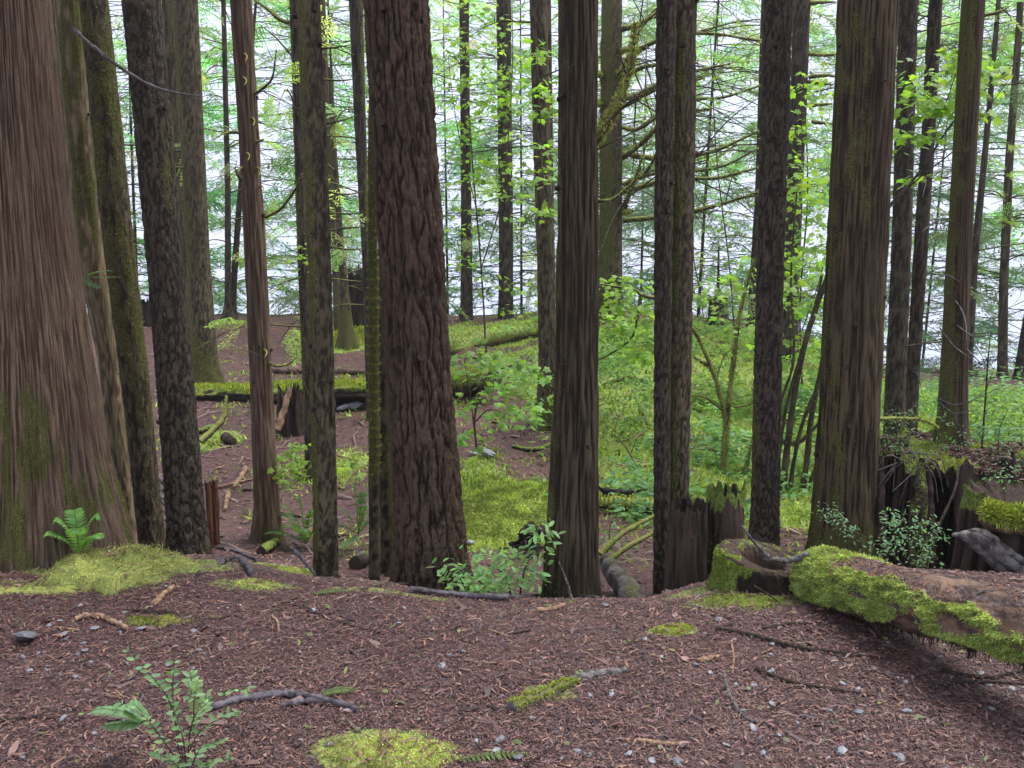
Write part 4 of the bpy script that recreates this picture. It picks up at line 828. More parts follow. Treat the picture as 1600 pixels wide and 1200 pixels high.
def hollow_stump():
    c = gat(1190, 4.02); t = thing('hollow_stump', c, 'low hollow cut stump with moss on its side and a dark hole', 'stump')
    n, seg = 60, 140; th = np.linspace(0, 2*np.pi, seg, endpoint=False); R0 = .205
    # outside up, over the rim, down into the hole
    prof = [(1.28, -.10, 0), (1.15, -.02, 0), (1.04, .06, 0), (.99, .13, 0), (.97, .18, 0), (.94, .205, 1), (.86, .213, 1), (.75, .205, 1), (.62, .195, 1), (.50, .185, 1), (.45, .15, 2), (.40, .05, 2), (.36, -.05, 2), (0.01, -.06, 2)]
    pr = np.array(prof); pr[:, 1] *= .68; s = np.linspace(0, len(pr)-1, 90); pr = np.stack([np.interp(s, np.arange(len(pr)), pr[:, k]) for k in range(3)], 1)
    T, I = np.meshgrid(th, np.arange(len(pr))); ct, st = np.cos(T), np.sin(T); rad, zz, kind = pr[I, 0], pr[I, 1], pr[I, 2]
    shape = 1+.10*noise(ct*1.3+4, st*1.3, 1)+.04*noise(ct*5, st*5, 2)
    vert = noise(ct*14, st*14, zz*5)*.02*(kind < .5)+noise(ct*6, st*6, rad*14)*.006
    rr = R0*rad*shape+vert; slope = .035*(-ct)+.02*st
    X, Y, Z = c[0]+rr*ct*1.05, c[1]+rr*st*.85, c[2]+zz+slope*np.clip(zz/.14, 0, 1)+.008*noise(ct*4+9, st*4, rad*8)*(kind > .5)
    mo = np.where(kind < .5, sm(-.1, .7, -ct+.35*st+.4*noise(ct*3, st*3, zz*9)), .25+.5*noise(ct*3, st*3, rad*6)*(kind < 1.5)); mo = np.where(kind > 1.3, 0, mo)
    V = np.stack([X, Y, Z], -1); mb = MB(); mb.add(V, grid_faces(len(pr), seg), None, np.where(kind < .5, .25, .75).ravel(), np.clip(mo, 0, 1).ravel())
    mb.build('stump_body', M['rot'], t)
    w = np.maximum(np.clip(mo, 0, 1)-.35, 0).ravel(); i = rng.choice(len(w), 9000, p=w/w.sum()); f = MB()
    N = np.stack([ct, st, .4+0*ct], -1).reshape(-1, 3); tufts(f, V.reshape(-1, 3)[i], N[i], .012, (.24, .29, .06), .8); tag(f.build('moss', M['moss'], t), kind='stuff')
hollow_stump()
def forked_stick():
    t = thing('forked_stick', at(1230, 872, 3.82), 'forked grey stick lying across the hollow stump', 'stick')
    for pxs, r_ in (([(1264, 865), (1245, 872), (1222, 876), (1194, 872)], [.012, .014, .013, .008]), ([(1206, 874), (1190, 860), (1174, 842), (1160, 822)], [.009, .007, .006, .004])):
        mb = MB(); tube(mb, [at(a_, b_, 3.80) for a_, b_ in pxs], r_, 24, 8, .3); mb.build('branch', M['grey'], t)
forked_stick()
def stump(name, label, px, Y, w_px, top_py, jag, mat='rot', nth=120, nz=150, flare=.15, moss=None, seed=0, fz=0, squash=1.0, amp=1.0, fcol=(.12, .16, .03), cat='stump', cavity=None, lean=0):
    c = gat(px, Y); r = .5*w_px*mpp(c); zt = float(at(px, top_py, Y)[2]); t = thing(name, c, label, cat)
    mb = MB(); V, N, mm, gb = trunk_mesh(mb, [(c[0], c[1], c[2]-.05, r), (c[0]+lean, c[1], zt, r*.9)], 'rot', nth, nz, flare, zt, moss, seed, amp, jag)
    V = mb.v[0]  # reshape for the cavity
    if cavity is not None:
        for k in range(len(mb.v)):
            q = mb.v[k]; a = np.arctan2(q[:, 1]-c[1], q[:, 0]-c[0]); hh = q[:, 2]-c[2]
            s = sm(cavity[1], cavity[1]*.75, np.abs(a-cavity[0]))*sm(cavity[2], cavity[2]*.85, hh); q[:, :2] = c[:2]+(q[:, :2]-c[:2])*(1-.72*s)[:, None]
    mb.build('stump_body', M[mat], t)
    if fz: fuzz(mb.v[0].reshape(N.shape), N+np.array([0, 0, .4]), mm, fz, .010 if Y < 5.2 else .03, fcol, t)
    return t, c, r
stump('rotten_stump', 'dark jagged rotten stump slab before the slim twin trunks', 1072, 4.42, 62, 806, .07, seed=1.7, nth=110, flare=.05, amp=.7, moss=lambda T, h, X, Z: .1+.2*noise(np.cos(T)*2, np.sin(T)*2, Z*3))
stump('rotten_stump', 'taller reddish rotten stump with a mossy crown beside the dark slab', 1130, 4.5, 58, 782, .06, seed=4.7, nth=110, flare=.1, amp=.8, moss=lambda T, h, X, Z: sm(.40, .48, h+.10*noise(np.cos(T)*3, np.sin(T)*3, 1))*.9+.42*sm(.2, .9, -np.cos(T))+.35*noise(np.cos(T)*3, np.sin(T)*3, Z*4), fz=700)
GY = 5.55
def giant_stump():
    c = gat(1484, GY); t = thing('giant_stump', c, 'giant rotten nurse stump with a dark hollow and a tree on top', 'stump')
    R0 = 114*mpp(c+[0, 0, .4]); zt = float(at(1484, 690, GY)[2]); n, m = 260, 460
    T, Z = np.meshgrid(np.linspace(0, 2*np.pi, m, endpoint=False), np.linspace(c[2]-.2, zt, n)); ct, st = np.cos(T), np.sin(T); hb = Z-c[2]
    rr = R0*(1+.10*np.exp(-np.maximum(hb, 0)/.25)+.07*noise(ct*2, st*2, Z*.6)+.06*np.abs(noise(ct*5+3, st*5, Z*.5)))
    a, b = noise(ct*11, st*11, Z*1.0), noise(ct*28, st*28, Z*3.2); h = np.clip(.5+.6*a+.45*b, 0, 1); rr = rr+.05*(h-.5)
    for an, wd, hi, dp in ((-2.26, .26, .66, .62), (-1.62, .20, .50, .35), (-1.05, .16, .62, .22)):      # rotted hollows, as (bearing, half width, height, depth)
        q = np.abs(T-2*np.pi-an+.04*noise(Z*5, an, 0)); top = hi-.35*(q/wd)**2+.06*noise(T*9, 1, an)
        rr = rr*(1-dp*sm(wd, wd*.8, q)*sm(top, top-.07, hb))
    ZV = Z-sm(zt-.16, zt, Z)*(.05+.24*np.maximum(0, noise(ct*2.5, st*2.5, 5))+.09*noise(ct*9, st*9, 2)+.04*noise(ct*25, st*25, 2))
    mo = np.clip(.18+.45*noise(ct*3, st*3, Z*1.5)+.55*sm(.55, .85, hb)*sm(-.6, .3, noise(ct*2.5, st*2.5, 7)), 0, 1)
    V = np.stack([c[0]+rr*ct, c[1]+rr*st, ZV], -1); mb = MB(); mb.add(V, grid_faces(n, m), None, h.ravel(), mo.ravel()); mb.build('stump_body', M['rot'], t)
    fuzz(V, np.stack([ct, st, .4+0*ct], -1), mo.ravel(), 7000, .018, (.12, .15, .035), t)
    # the mossy, needle strewn top, sagging inside the rim
    g = 34; u, th = np.meshgrid(np.linspace(0, 1, g), T[0], indexing='ij'); rim = V[-1]
    X = c[0]+(rim[None, :, 0]-c[0])*u*.99; Y = c[1]+(rim[None, :, 1]-c[1])*u*.99; Z2 = rim[None, :, 2]*u**3+(zt-.03)*(1-u**3)+.035*noise(X*7, Y*7, 1)*(1-u**6)-.012
    P = np.stack([X, Y, Z2], -1); mb = MB(); mb.add(P, grid_faces(g, m), None, .6, np.clip(.5+.9*noise(X*4, Y*4, 4), 0, 1).ravel()); o = mb.build('stump_top', M['rot'], t)
    P = P.reshape(-1, 3); w = u.ravel()+.02; i = rng.choice(len(P), 7000, p=w/w.sum()); k = noise(P[i, 0]*4, P[i, 1]*4, 4) > .05
    f = MB(); tufts(f, P[i][k], np.tile([0, 0, 1.], (k.sum(), 1)), .025, (.26, .29, .06), 1.0); tag(f.build('moss', M['moss'], o), kind='stuff')
    f = MB(); q = P[i][~k]; j = len(q); a = rng.uniform(0, 6.28, j); place(f, *NEEDLE, q+[0, 0, .012], np.stack([np.cos(a), np.sin(a), .2*rng.normal(size=j)], 1), rng.normal(size=(j, 3)), .04, jit((.14, .075, .055), j)); tag(f.build('needle_litter', M['litter'], o), kind='stuff')
    for (a1, b1, a2, b2, r_, mo_) in ((1377, 712, 1374, 880, .032, .2), (1440, 715, 1434, 885, .05, .75), (1452, 735, 1450, 885, .035, .2), (1582, 705, 1588, 800, .03, 0)):     # standing slabs of split wood
        m2 = MB(); tube(m2, [at(a2, b2, GY-R0*1.02), at((a1+a2)/2, (b1+b2)/2, GY-R0*1.0), at(a1, b1, GY-R0*.92)], [r_*1.25, r_, r_*.35], 60, 14, .14, m=mo_); m2.build('splinter_slab', M['rot'], t)
    for k in range(14):       # dead twigs hanging in the hollow
        p = at(rng.uniform(1395, 1450), rng.uniform(700, 730), GY-R0*.95); d = rng.normal(size=3)*[.12, .04, .06]; m2 = MB()
        tube(m2, [p, p+d+[0, 0, -.06], p+d*1.5+[0, 0, -.2*rng.uniform(.4, 1.3)]], [.004, .002], 10, 4, .1); m2.build('dead_twig', M['grey'], t)
giant_stump()
def nurse_tree():
    Y = 5.65; c = ctr_px([(1487,705,52),(1488,660,45),(1490,600,40),(1498,400,35),(1509,200,33),(1521,0,33)], Y)
    t = thing('cedar_tree', c[0][:3], 'pale edged cedar trunk growing on top of the giant stump', 'tree'); mb = MB(); cc = np.array(c)
    z = np.linspace(cc[0, 2], 8, 300); x = np.interp(z, cc[:, 2], cc[:, 0]); r = np.interp(z, cc[:, 2], cc[:, 3]); hi = z > cc[-1, 2]
    x = np.where(hi, cc[-1, 0]+(cc[-1, 0]-cc[-2, 0])/(cc[-1, 2]-cc[-2, 2])*(z-cc[-1, 2]), x)
    T, Z = np.meshgrid(np.linspace(0, 2*np.pi, 110, endpoint=False), z); ct, st = np.cos(T), np.sin(T)
    h = np.clip(.5+.5*noise(ct*7, st*7, Z*1.3)+.5*noise(ct*17, st*17, Z*3), 0, 1); fl = np.exp(-(Z-z[0])/.1)
    rr = r[:, None]*(1+.25*fl*(.5+np.cos(5*T)))+.008*(h-.5); mo = np.clip(.3-.4*ct+.3*noise(ct*2, st*2, Z), 0, 1)
    mb.add(np.stack([x[:, None]+rr*ct, Y+rr*st, Z], -1), grid_faces(300, 110), None, h.ravel(), mo.ravel()); mb.build('trunk', M['cedar'], t); TREES['t30'] = (t, c, Y)
nurse_tree()
for pxs in ([(1495,350),(1470,342),(1440,362)], [(1480,495),(1520,525),(1560,520)], [(1468,512),(1492,542),(1525,565)], [(1465,622),(1500,632),(1570,602)], [(1505,540),(1540,575)], [(1478,452),(1505,490),(1512,545)], [(1510,450),(1480,430),(1450,440)], [(1465,625),(1490,645),(1530,640)]):
    branch('t30', pxs, .005, 5.3, .1, mat='grey', twig=1)
branch('t30', [(1532,25),(1555,20),(1575,12)], .010, 5.65, .7, fz=150)
stump('broken_stump', 'moss topped broken stump in front of the giant one', 1562, 4.5, 130, 762, .05, nth=160, seed=8.8, flare=.12, amp=1.0, moss=lambda T, h, X, Z: .25+.85*sm(.34, .45, h)+.4*noise(np.cos(T)*3, np.sin(T)*3, Z*3), fz=4500, fcol=(.10, .13, .04))
mound_p = None
stick('short mossy log resting beside the broken stump', [(1535, 800), (1570, 815), (1640, 822)], [.05, .065, .065], 'log', 'log', 'mossy_log', 1.0, Y=[4.3, 4.25, 4.2], fz=4000, seg=16)
def driftwood():
    t = thing('driftwood_root', at(1550, 860, 4.2), 'twisted grey driftwood root curving below the broken stump', 'root')
    for pxs, r_ in (([(1488, 836), (1520, 838), (1552, 858), (1585, 888), (1640, 905)], [.008, .03, .036, .036, .03]), ([(1492, 833), (1522, 850), (1548, 872), (1580, 900), (1630, 915)], [.006, .022, .026, .026, .02]), ([(1500, 832), (1535, 832), (1568, 858), (1600, 880)], [.005, .02, .024, .02])):
        mb = MB(); tube(mb, [at(a_, b_, 4.22-.004*k) for k, (a_, b_) in enumerate(pxs)], r_, 70, 22, .12, m=.2); mb.build('root', M['grey'], t)
driftwood()
stick('dark leaning stick before the hollow of the giant stump', [(1443, 892), (1468, 820), (1492, 765), (1498, 728)], .008, 'rot', Y=[4.5, 4.6, 4.75, 4.9])
# the decayed log across the hollow
def plank_log():
    t = thing('decayed_log', gat(440, 10.9), 'long decayed log with flat mossy top and black split face', 'log')
    a, b = at(296, 628, 10.9), at(605, 622, 10.6)
    n, seg = 140, 60; th = np.linspace(0, 2*np.pi, seg, endpoint=False); U, T = np.meshgrid(np.linspace(0, 1, n), th, indexing='ij'); ct, st = np.cos(T), np.sin(T)
    sq = (np.abs(ct)**3+np.abs(st)**3)**(-1/3); nn = noise(U*26, ct*2, st*2); st2 = noise(U*3, ct*5, st*5)
    rr = sq*(1+.10*nn+.22*st2)
    V = a+U[..., None]*(b-a)+np.stack([0*T, ct*rr*.26, st*rr*.195], -1); V[..., 2] -= .07*sm(.15, .28, np.abs(st+.12))*0
    V[..., 1] += .12*np.exp(-((st+.05)/.16)**2)*(ct < 0)
    mo = np.clip(sm(.45, .85, st+.25*nn)+.25*sm(-.3, .4, st)*sm(0, .5, noise(U*9, ct*3, st*3)), 0, 1)
    mb = MB(); mb.add(V, grid_faces(n, seg), None, np.clip(.35+.5*st2, 0, 1).ravel(), mo.ravel()); mb.add(np.concatenate([V[0], [a]]), np.array([[j, (j+1) % seg, seg] for j in range(seg)])); mb.add(np.concatenate([V[-1], [b]]), np.array([[j, (j+1) % seg, seg] for j in range(seg)]))
    mb.build('trunk', M['char'] if False else M['rot'], t)
    w = np.maximum(mo-.5, 0).ravel(); i = rng.choice(len(w), 6000, p=w/w.sum()); f = MB(); tufts(f, V.reshape(-1, 3)[i], np.tile([0, -.2, 1.], (6000, 1)), .04, (.30, .35, .05)); tag(f.build('moss', M['moss'], t), kind='stuff')
plank_log()
stick('thin reddish log lying behind the decayed mossy log', [(425, 583), (500, 582), (580, 586)], .055, 'log', 'log', 'thin_log', .3, seg=12)
stick('pale green mossy log lying on the crest right of the fir', [(690, 556), (760, 541), (850, 524)], .16, 'log', 'log', 'mossy_log', .9, seg=20, fz=2500)
stick('moss covered log end jutting out right of the fir', [(690, 600), (735, 596), (772, 594)], [.14, .15, .13], 'rot', 'log', 'log_end', .95, Y=[10.6, 10.3, 10.1], seg=20, fz=3000)
stick('long horizontal mossy log at the foot of the green bank', [(930, 785), (1010, 790), (1100, 800)], [.055, .055, .05], 'branch', 'log', 'mossy_log', .8, Y=7.0, seg=14, fz=1500)
stick('short mossy branch stub at the right end of the horizontal log', [(1075, 790), (1092, 780), (1096, 800)], .04, 'branch', 'branch', 'mossy_branch', .9, Y=6.8, fz=500)
stick('pale lichen coated log pointing towards the clearing by the stringy cedar', [(948, 876), (968, 905), (1000, 950)], [.05, .062, .06], 'grey', 'log', 'lichen_log', .4, Y=[5.1, 4.85, 4.5], seg=16)
stick('pale mossy branch propped above the lichen coated log', [(938, 866), (975, 832), (1022, 806)], [.022, .016, .012], 'branch', 'branch', 'mossy_branch', .9, Y=[5.2, 5.3, 5.5], fz=300)
stick('second mossy branch below the propped one', [(950, 878), (985, 852), (1022, 832)], [.02, .016, .012], 'branch', 'branch', 'mossy_branch', .8, Y=[5.0, 5.1, 5.3], fz=300)
# roots, snag and bits in the hollow
def rootwad(px, py, Y, label, n, r=.02, L=.3):
    c = at(px, py, Y); t = thing('root_wad', on(c[0], c[1]), label, 'roots')
    for k in range(n):
        a = rng.uniform(0, 6.28); d = np.array([math.cos(a), -.4, math.sin(a)*.8-.1])*L*rng.uniform(.5, 1.2); mb = MB()
        tube(mb, [c, c+d*.5+rng.normal(size=3)*.05, c+d+rng.normal(size=3)*.07], [r*2.2, r, r*.3], 12, 6, .3); mb.build('root', M['char'], t)
    mb = MB(); tube(mb, [c+[-.16, .12, -.14], c+[0, .1, -.03], c+[.18, .12, -.12]], [.03, .05, .03], 30, 24, .55); mb.build('root_core', M['char'], t)
rootwad(835, 835, 6.0, 'black upturned root tangle under the large moss blanket', 9, .014, .18)
rootwad(960, 770, 7.2, 'small black root tangle behind the stringy cedar', 10, .018, .22)
stump('broken_snag', 'split brown snag spike before the decayed log', 455, 9.6, 40, 598, .25, nth=60, nz=60, seed=3.4, flare=.2, amp=1.0, cat='snag')
stump('burnt_stump', 'black burnt stump on the crest behind the snapped snag', 557, 15.3, 26, 418, .2, mat='char', nth=40, nz=50, seed=5.4, flare=.3, cat='stump')
stump('burnt_stump', 'small dark stump at the left end of the path crest', 232, 15.5, 22, 472, .15, mat='char', nth=40, nz=40, seed=5.9, flare=.4, cat='stump')
stump('small_stump', 'little dark stump under the tiny bare sapling', 1121, 14.6, 34, 496, .08, nth=30, nz=30, seed=7.9, flare=.3)
stump('orange_stump', 'small bright orange rotten stump beside the purplish trunk', 334, 5.9, 22, 800, .06, mat='redrot', nth=50, nz=50, seed=2.9, flare=.1)
stick('whitish stick leaning against the brown snag', [(434, 672), (444, 640), (453, 606)], .035, 'tan', Y=[9.3, 9.4, 9.5])
stick('yellow mossy stick angled up before the decayed log', [(313, 690), (348, 655), (354, 618)], [.035, .03, .015], 'branch', moss=.8, Y=[9.0, 9.2, 9.3], fz=200)
for lb, pxs, r in (('pale stick pieces on the slope beside the reddish trunk', [(385, 735), (365, 765)], .025), ('short pale stick below the pale stick pieces', [(357, 772), (352, 800)], .022), ('dark twig lying under the pale sticks', [(330, 765), (395, 750)], .012),
                   ('brown bark slab near the yellow mossy stick', [(310, 678), (345, 668)], .035), ('small reddish wood chunk on a moss tuft', [(352, 690), (366, 697)], .055), ('stubby mossy log piece at the foot of the reddish trunk', [(408, 868), (432, 852)], .035),
                   ('brown log end poking out left of the fir foot', [(556, 890), (572, 884)], .05)):
    stick(lb, pxs, r, 'tan' if 'pale' in lb else 'rot', name='wood_piece', cat='wood', moss=.7 if 'mossy' in lb else 0, lift=.8)
for k in range(11):
    y = 742+k*11; a, b = 205+rng.uniform(-8, 6), 268+rng.uniform(-6, 14)
    stick('dark pole in the stacked woodpile behind the leaning trunks', [(a, y-12+rng.uniform(-5, 5)), ((a+b)/2, y+3), (b, y+22+rng.uniform(-6, 6))], rng.uniform(.018, .035), 'grey' if k % 3 else 'wetroot', 'pole', 'stacked_pole', Y=[7.1-.06*k, 7.0-.06*k, 6.9-.06*k], group='stacked poles behind the leaning trunks')
# sticks and roots on the near ground
for lb, pxs, r, mt, ms in (
 ('curved tan stick lying on the needles below the moss cushion', [(118,972),(140,966),(165,970),(200,987)], .011, 'tan', 0),
 ('thick brown stick angled up behind the tan stick', [(238,950),(255,935),(272,920)], .012, 'tan', 0),
 ('dark straight stick on the ground right of the tan stick', [(196,957),(230,958),(272,960)], .006, 'rot', 0),
 ('dark wet root arching over the rim behind the moss cushion', [(278,862),(320,858),(360,862),(402,878)], .014, 'wetroot', .3),
 ('second short dark root hooked over the rim', [(345,882),(372,878),(385,888),(394,902)], .016, 'wetroot', 0),
 ('purplish exposed root running along the rim by the leafy bush', [(640,925),(720,934),(800,938),(860,934),(932,938)], .013, 'wetroot', 0),
 ('thin bare branch lying along the rim below the fir', [(590,918),(680,914),(740,926),(800,932)], .007, 'branch', .3),
 ('brown stick on the ground before the stringy cedar', [(838,958),(862,956),(880,950)], .011, 'tan', 0),
 ('dark double root snaking out by the leafy seedling', [(318,1115),(380,1098),(440,1090),(490,1096),(552,1110)], .013, 'wetroot', .2),
 ('lower dark root beside the snaking double root', [(440,1106),(500,1100),(560,1112)], .010, 'wetroot', .1),
 ('moss covered surface root in the middle of the clearing', [(800,1112),(840,1095),(872,1080),(900,1068)], .026, 'wetroot', .75),
 ('bare grey surface root continuing from the mossy one', [(890,1070),(920,1058),(950,1054),(978,1050)], .018, 'grey', 0),
 ('dark thin stick pointing at the mossy surface root', [(682,1088),(740,1098),(800,1116)], .006, 'rot', 0),
 ('long dark twig curving right of the small moss tuft', [(1118,985),(1180,997),(1240,1014),(1300,1022),(1345,1028)], .007, 'rot', 0),
 ('long dark twig lower right across the stones', [(1180,1048),(1240,1070),(1300,1080),(1370,1092)], .006, 'rot', 0),
 ('thin forked twig lying above the long dark twig', [(1190,985),(1240,977),(1300,980)], .005, 'rot', 0),
 ('curved grey twig on the needles below the long twigs', [(1132,1058),(1140,1090),(1165,1125),(1200,1132)], .005, 'grey', 0),
 ('reddish upright looking twig on bare ground', [(1143,1005),(1146,1030),(1144,1055)], .004, 'tan', 0),
 ('dark twig crossing the lower edge of the clearing', [(820,1200),(860,1175),(888,1140)], .005, 'rot', 0),
 ('thin dark twig lying near the left edge', [(0,1128),(60,1122),(122,1124)], .004, 'rot', 0),
 ('orange twig curl among stones below the moss strip', [(425,965),(434,975),(436,990)], .005, 'tan', 0),
 ('thin long twig stretching below the rim', [(455,945),(520,970),(600,993)], .004, 'rot', 0),
 ('short twig beside the long log shadow', [(1335,1050),(1360,1068),(1385,1090)], .004, 'rot', 0),
 ('tangle of thin dead twigs beneath the raised log', [(1440,1075),(1520,1068),(1600,1072)], .005, 'rot', 0),
 ('brown stick lying under the raised log end', [(1470,1050),(1540,1062),(1600,1050)], .006, 'rot', 0),
 ('orange bark stick on the needles near the stones', [(1090,1036),(1110,1032),(1127,1028)], .007, 'tan', 0),
 ('long pale twig at lower right of the clearing', [(995,1160),(1040,1166),(1075,1165)], .006, 'tan', 0)):
    stick(lb, pxs, r*(1.3 if r < .008 else 1.1), mt, 'root' if 'root' in lb else 'twig' if 'twig' in lb else 'stick', 'root' if 'root' in lb else 'twig' if 'twig' in lb else 'stick', ms, .2 if 'surface root' in lb else 1.1, fz=700 if ms > .6 else 0)
stick('dark stick with a freshly broken tan end at the rim', [(456, 856), (474, 875), (492, 897)], .011, 'wetroot', Y=[4.6, 4.5, 4.3], tip=1)
stick('pale lichen twig standing up before the stringy cedar', [(893, 935), (884, 905), (873, 878)], [.008, .006, .003], 'grey', 'twig', 'twig', .4, Y=[4.0, 4.0, 4.0])
stick('thin twig leaning against the hollow stump', [(1178, 915), (1205, 932), (1232, 952)], .004, 'rot', 'twig', 'twig', Y=[3.75, 3.72, 3.7])
for k in range(90):
    px, py = rng.uniform(20, 1590), rng.uniform(945, 1195); a = rng.uniform(0, 3.14); l = rng.uniform(12, 42)
    stick('short dead twig lying on the needle covered ground', [(px, py), (px+l*.5*math.cos(a)+rng.uniform(-3, 3), py+l*.22*math.sin(a)), (px+l*math.cos(a), py+l*.4*math.sin(a))], rng.uniform(.0022, .0046), ('rot', 'tan', 'wetroot')[k % 3], 'twig', 'twig', lift=1.8, group='short twigs on the clearing floor', seg=5)
for k, pxs in enumerate(([(1000,640),(1010,655),(1022,690)], [(950,600),(985,592),(1015,600)], [(1085,640),(1110,655)], [(1090,700),(1150,712)], [(880,690),(835,705),(800,700)], [(985,735),(1020,728)], [(1150,740),(1180,735)], [(1085,560),(1120,575),(1160,570)], [(770,660),(800,668)], [(740,560),(800,575)])):
    stick('mossy dead stick lying in the green undergrowth of the bank', pxs, rng.uniform(.015, .03), 'branch' if k % 2 else 'rot', 'stick', 'dead_stick', .6, group='dead sticks on the green bank')
for k in range(26):
    px, py = rng.uniform(240, 560), rng.uniform(650, 850); a = rng.uniform(-.6, .6); l = rng.uniform(15, 45)
    stick('thin dead stick scattered on the brown floor of the hollow', [(px, py), (px+l*.5, py+l*.3*a+rng.uniform(-2, 2)), (px+l*math.cos(a), py+l*.5*math.sin(a))], rng.uniform(.006, .014), ('rot', 'tan', 'grey')[k % 3], 'stick', 'dead_stick', lift=1.0, group='dead sticks in the hollow', seg=6)
# ------------------------------------------------------------------ stones
def stone_mesh(seed, sx, sy, sz):
    n, m = 9, 14; ph, th = np.meshgrid(np.linspace(.05, math.pi-.05, n), np.linspace(0, 2*np.pi, m, endpoint=False), indexing='ij')
    p = np.stack([np.sin(ph)*np.cos(th), np.sin(ph)*np.sin(th), np.cos(ph)], -1)
    r = 1+.35*noise(p[..., 0]*1.6+seed, p[..., 1]*1.6, p[..., 2]*1.6); q = np.round(p*r[..., None]*3.2)/3.2*.5+p*r[..., None]*.5
    return q*np.array([sx, sy, sz]), grid_faces(n, m)
PROTO = []
def stone(px, py, size, label=None, group=None):
    p = gp(px, py)
    if len(PROTO) < 7:
        v, f = stone_mesh(len(PROTO)*3.1, 1, .75, .42); mb = MB(); v = v.reshape(-1, 3)
        mb.add(v, f); mb.add(np.concatenate([v[:14], [v[:14].mean(0)]]), np.array([[j, (j+1) % 14, 14] for j in range(14)]))
        o = mb.build('stone', M['stone'], origin=(0, 0, 0), smooth=False); PROTO.append(o.data)
    else:
        o = bpy.data.objects.new('stone', PROTO[rng.integers(0, 7)]); COL.objects.link(o)
    o.location = p+np.array([0, 0, size*.5]); o.scale = (size, size*rng.uniform(.7, 1.2), size*rng.uniform(.6, 1.1)); o.rotation_euler = (rng.normal(0, .2), rng.normal(0, .2), rng.uniform(0, 6.28))
    tag(o, label or 'small grey stone chip scattered on the reddish needle floor', 'stone', group or (None if label else 'stone chips on the clearing floor'))
for px, py, s, lb in ((42,1003,.055,'flat slate coloured rock half buried at the left edge'),(760,714,.09,'rounded grey rock on the path up the bank'),(740,712,.05,'pale stone left of the rounded path rock'),(538,643,.10,'squat stone below the decayed log'),(556,640,.10,'upright ochre stone beside the squat stone'),
                      (735,852,.05,'blue grey stone at the right of the fir foot'),(568,868,.035,'white stone lying in the hollow left of the fir'),(1185,878,.0,'')):
    if s: stone(px, py, s, lb)
for k in range(165):
    px, py = rng.uniform(5, 1595), 942+255*rng.uniform(0, 1)**.9
    if k % 3 == 0: px = 900+650*rng.uniform(0, 1)
    if k % 5 == 0: px, py = rng.uniform(20, 330), rng.uniform(945, 1060)
    if px > 1300 and py < 1000: py += 90
    stone(px, py, rng.uniform(.005, .014) if k % 4 else rng.uniform(.012, .022))
# ------------------------------------------------------------------ ferns and seedlings
def frond(mb, pts, W, n=26, col=(.09, .16, .04), steps=40, lw=.3):
    P = spline(pts, steps); T, N, B = frames(P); t = np.linspace(.08, .99, n); i = (t*(steps-1)).astype(int)
    tube(mb, pts, [.0025, .001], 14, 4, .05, (.12, .13, .05), cap=False)
    up = nrm(np.cross(np.cross(T[i], np.array([0, 0, 1.])), T[i])); sd = nrm(np.cross(T[i], up)); Lw = W*np.sin(np.pi*np.clip(t*.93+.07, 0, 1))**.7*(1-.35*t)
    for s in (-1, 1):
        place(mb, np.array([[0,.5*lw,0],[0,-.5*lw,0],[.55,-.42*lw,.02],[1,0,-.1],[.55,.42*lw,.02]]), np.array([[0,1,2],[0,2,4],[4,2,3]]), P[i], s*sd+.35*T[i]+up*-.08, up+.1*rng.normal(size=up.shape), Lw, jit(col, n, .15, .06))
def fern(name, label, px, py, Y, fronds, W, col, n=26):
    b = at(px, py, Y); b[2] = max(b[2], float(gz(b[0], b[1]))); t = thing(name, b, label, 'fern')
    for dx, dz, dy in fronds:
        mb = MB(); frond(mb, [b, b+np.array([dx*.35, dy*.4, dz*.7]), b+np.array([dx*.75, dy*.8, dz]), b+np.array([dx, dy, dz*.85])], W, n, col, lw=.3 if n < 34 else .16); mb.build('frond', M['leaf'], t)
fern('bracken_fern', 'bright green bracken fern behind the big moss cushion', 125, 868, 4.2, [(-.10,.20,-.05),(.11,.20,.02),(-.03,.22,.03),(.05,.17,-.12),(-.14,.14,-.08),(.16,.13,-.08)], .065, (.17, .34, .09), 20)
fern('sword_fern', 'sword fern with arching fronds beside the grey brown trunk', 478, 850, 6.1, [(-.18,.30,-.05),(-.05,.34,0),(.10,.28,-.1),(-.28,.12,-.1),(.18,.16,-.1),(-.12,.2,-.2),(.05,.18,-.25),(-.22,.2,.1)], .055, (.09, .17, .045), 30)
fern('sword_fern', 'tall sword fern left of the slender mossy pole', 560, 835, 6.0, [(-.02,.36,0),(-.16,.22,-.1),(.12,.24,-.1),(-.24,.1,-.1),(.16,.12,.1),(-.08,-.0,-.25),(.04,.28,.1)], .05, (.085, .165, .05), 30)
fern('fern_seedling', 'pale upright fern frond inside the leafy seedling', 302, 1150, 2.40, [(.006,.15,.05)], .030, (.27, .33, .16), 30)
fern('cedar_seedling', 'feathery low frond spreading left of the leafy seedling', 230, 1128, 2.5, [(-.13,.0,-.02),(-.10,.03,.05),(-.06,.06,.0),(-.16,.06,-.04)], .045, (.19, .32, .16), 36)
for lb, px, py, dx in (('green cedar frond fallen flat at the lower middle', 780, 1192, .14), ('green fern tip lying by the dark double root', 530, 1088, .07), ('small fern tip lying at the rim', 520, 930, .10)):
    p = gp(px, py); t = thing('fallen_frond', p, lb, 'frond'); mb = MB(); frond(mb, [p+[-dx, 0, .008], p+[0, .02, .018], p+[dx, .03, .010]], .035, 20, (.13, .19, .06)); mb.build('frond', M['leaf'], t)
fern('cedar_sprig', 'pale cedar sprig sticking out from the massive cedar bark', 132, 432, 4.3, [(.20,.0,-.05),(.12,-.05,-.04),(.15,.03,-.02)], .04, (.10, .19, .08), 16)
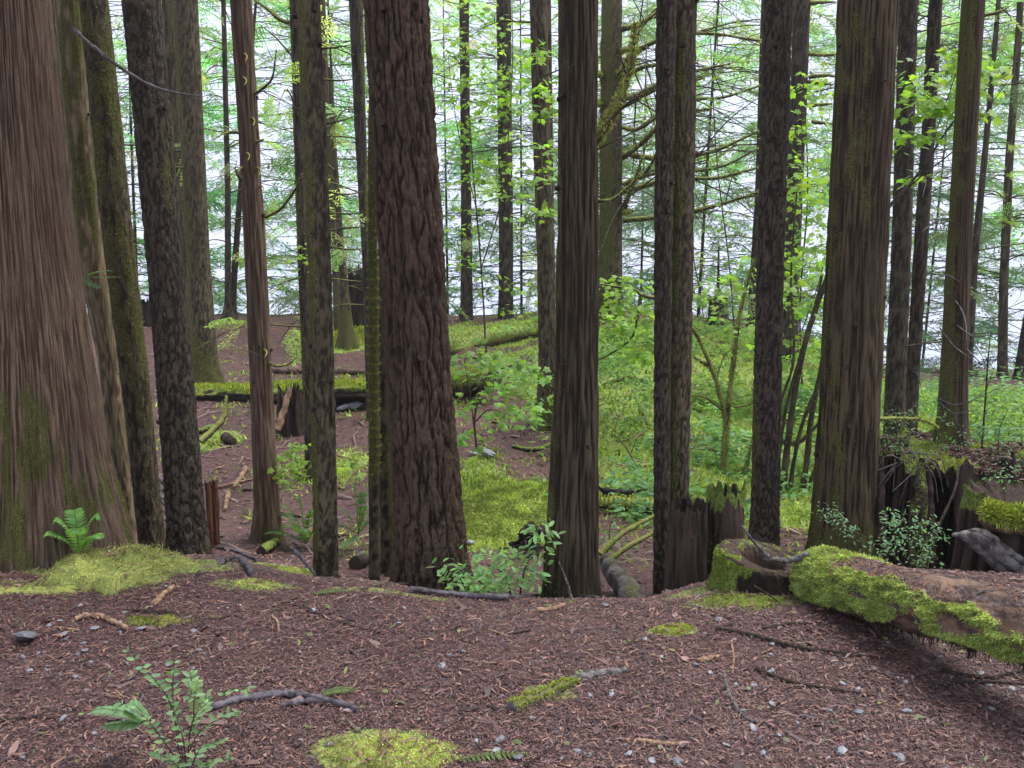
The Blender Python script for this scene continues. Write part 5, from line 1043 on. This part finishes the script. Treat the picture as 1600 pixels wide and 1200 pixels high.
def seedling():
    t = thing('leafy_seedling', gp(285, 1199), 'leafy seedling with small pale oval leaves near the bottom left', 'seedling'); Y = 2.42
    stems = [[(292,1215),(285,1150),(262,1090),(232,1050)],[(292,1215),(300,1130),(330,1095),(385,1075)],[(288,1215),(275,1140),(270,1085),(272,1035)],[(295,1215),(310,1175),(345,1160)],[(288,1190),(275,1130),(255,1080),(200,1018)],[(296,1215),(320,1195),(360,1185)],[(290,1150),(318,1110),(322,1085)],[(285,1200),(250,1150),(225,1120),(190,1100)],[(292,1180),(315,1140),(352,1120),(372,1112)],[(280,1120),(300,1080),(296,1050)],[(290,1215),(270,1190),(240,1175)]]
    for s in stems:
        pts = [at(a, b, Y+rng.uniform(-.08, .08)) for a, b in s]; mb = MB(); tube(mb, pts, [.0022, .0016, .0008], 20, 5, .05); st = mb.build('stem', M['branch'], t)
        P = spline(pts, 16)[4:]; T = nrm(np.gradient(P, axis=0)); f = MB()
        for sg in (-1, 1):
            D = T*.5+sg*np.array([.9, 0, .15])+.3*rng.normal(size=P.shape); k = rng.uniform(0, 1, len(P)) > .12
            place(f, *OVAL, P[k], D[k], np.array([0, -.7, .8])+.35*rng.normal(size=P[k].shape), rng.uniform(.016, .034, k.sum()), jit((.22, .37, .18), int(k.sum()), .22, .08))
        tag(f.build('leaves', M['leaf'], st), kind='stuff')
seedling()


# ------------------------------------------------------------------ misty lakeside air
def haze():
    mb = MB(); x, y0, y1, z0, z1 = 270, -125, 270, -14, 16
    v = [[a, b, c] for c in (z0, z1) for b in (y0, y1) for a in (-x, x)]
    mb.add(v, [[0, 2, 3, 1], [4, 5, 7, 6], [0, 1, 5, 4], [2, 6, 7, 3], [0, 4, 6, 2], [1, 3, 7, 5]])
    m = bpy.data.materials.new('misty_air'); m.use_nodes = True; n = m.node_tree.nodes; n.remove(n['Principled BSDF'])
    p = n.new('ShaderNodeVolumePrincipled'); p.inputs['Color'].default_value = (.93, .95, 1, 1); p.inputs['Density'].default_value = HAZE; p.inputs['Anisotropy'].default_value = .2
    m.node_tree.links.new(p.outputs[0], n['Material Output'].inputs['Volume'])
    tag(mb.build('haze', m, origin=(0, 70, 0), smooth=False), kind='stuff')
HAZE = .0009
haze()
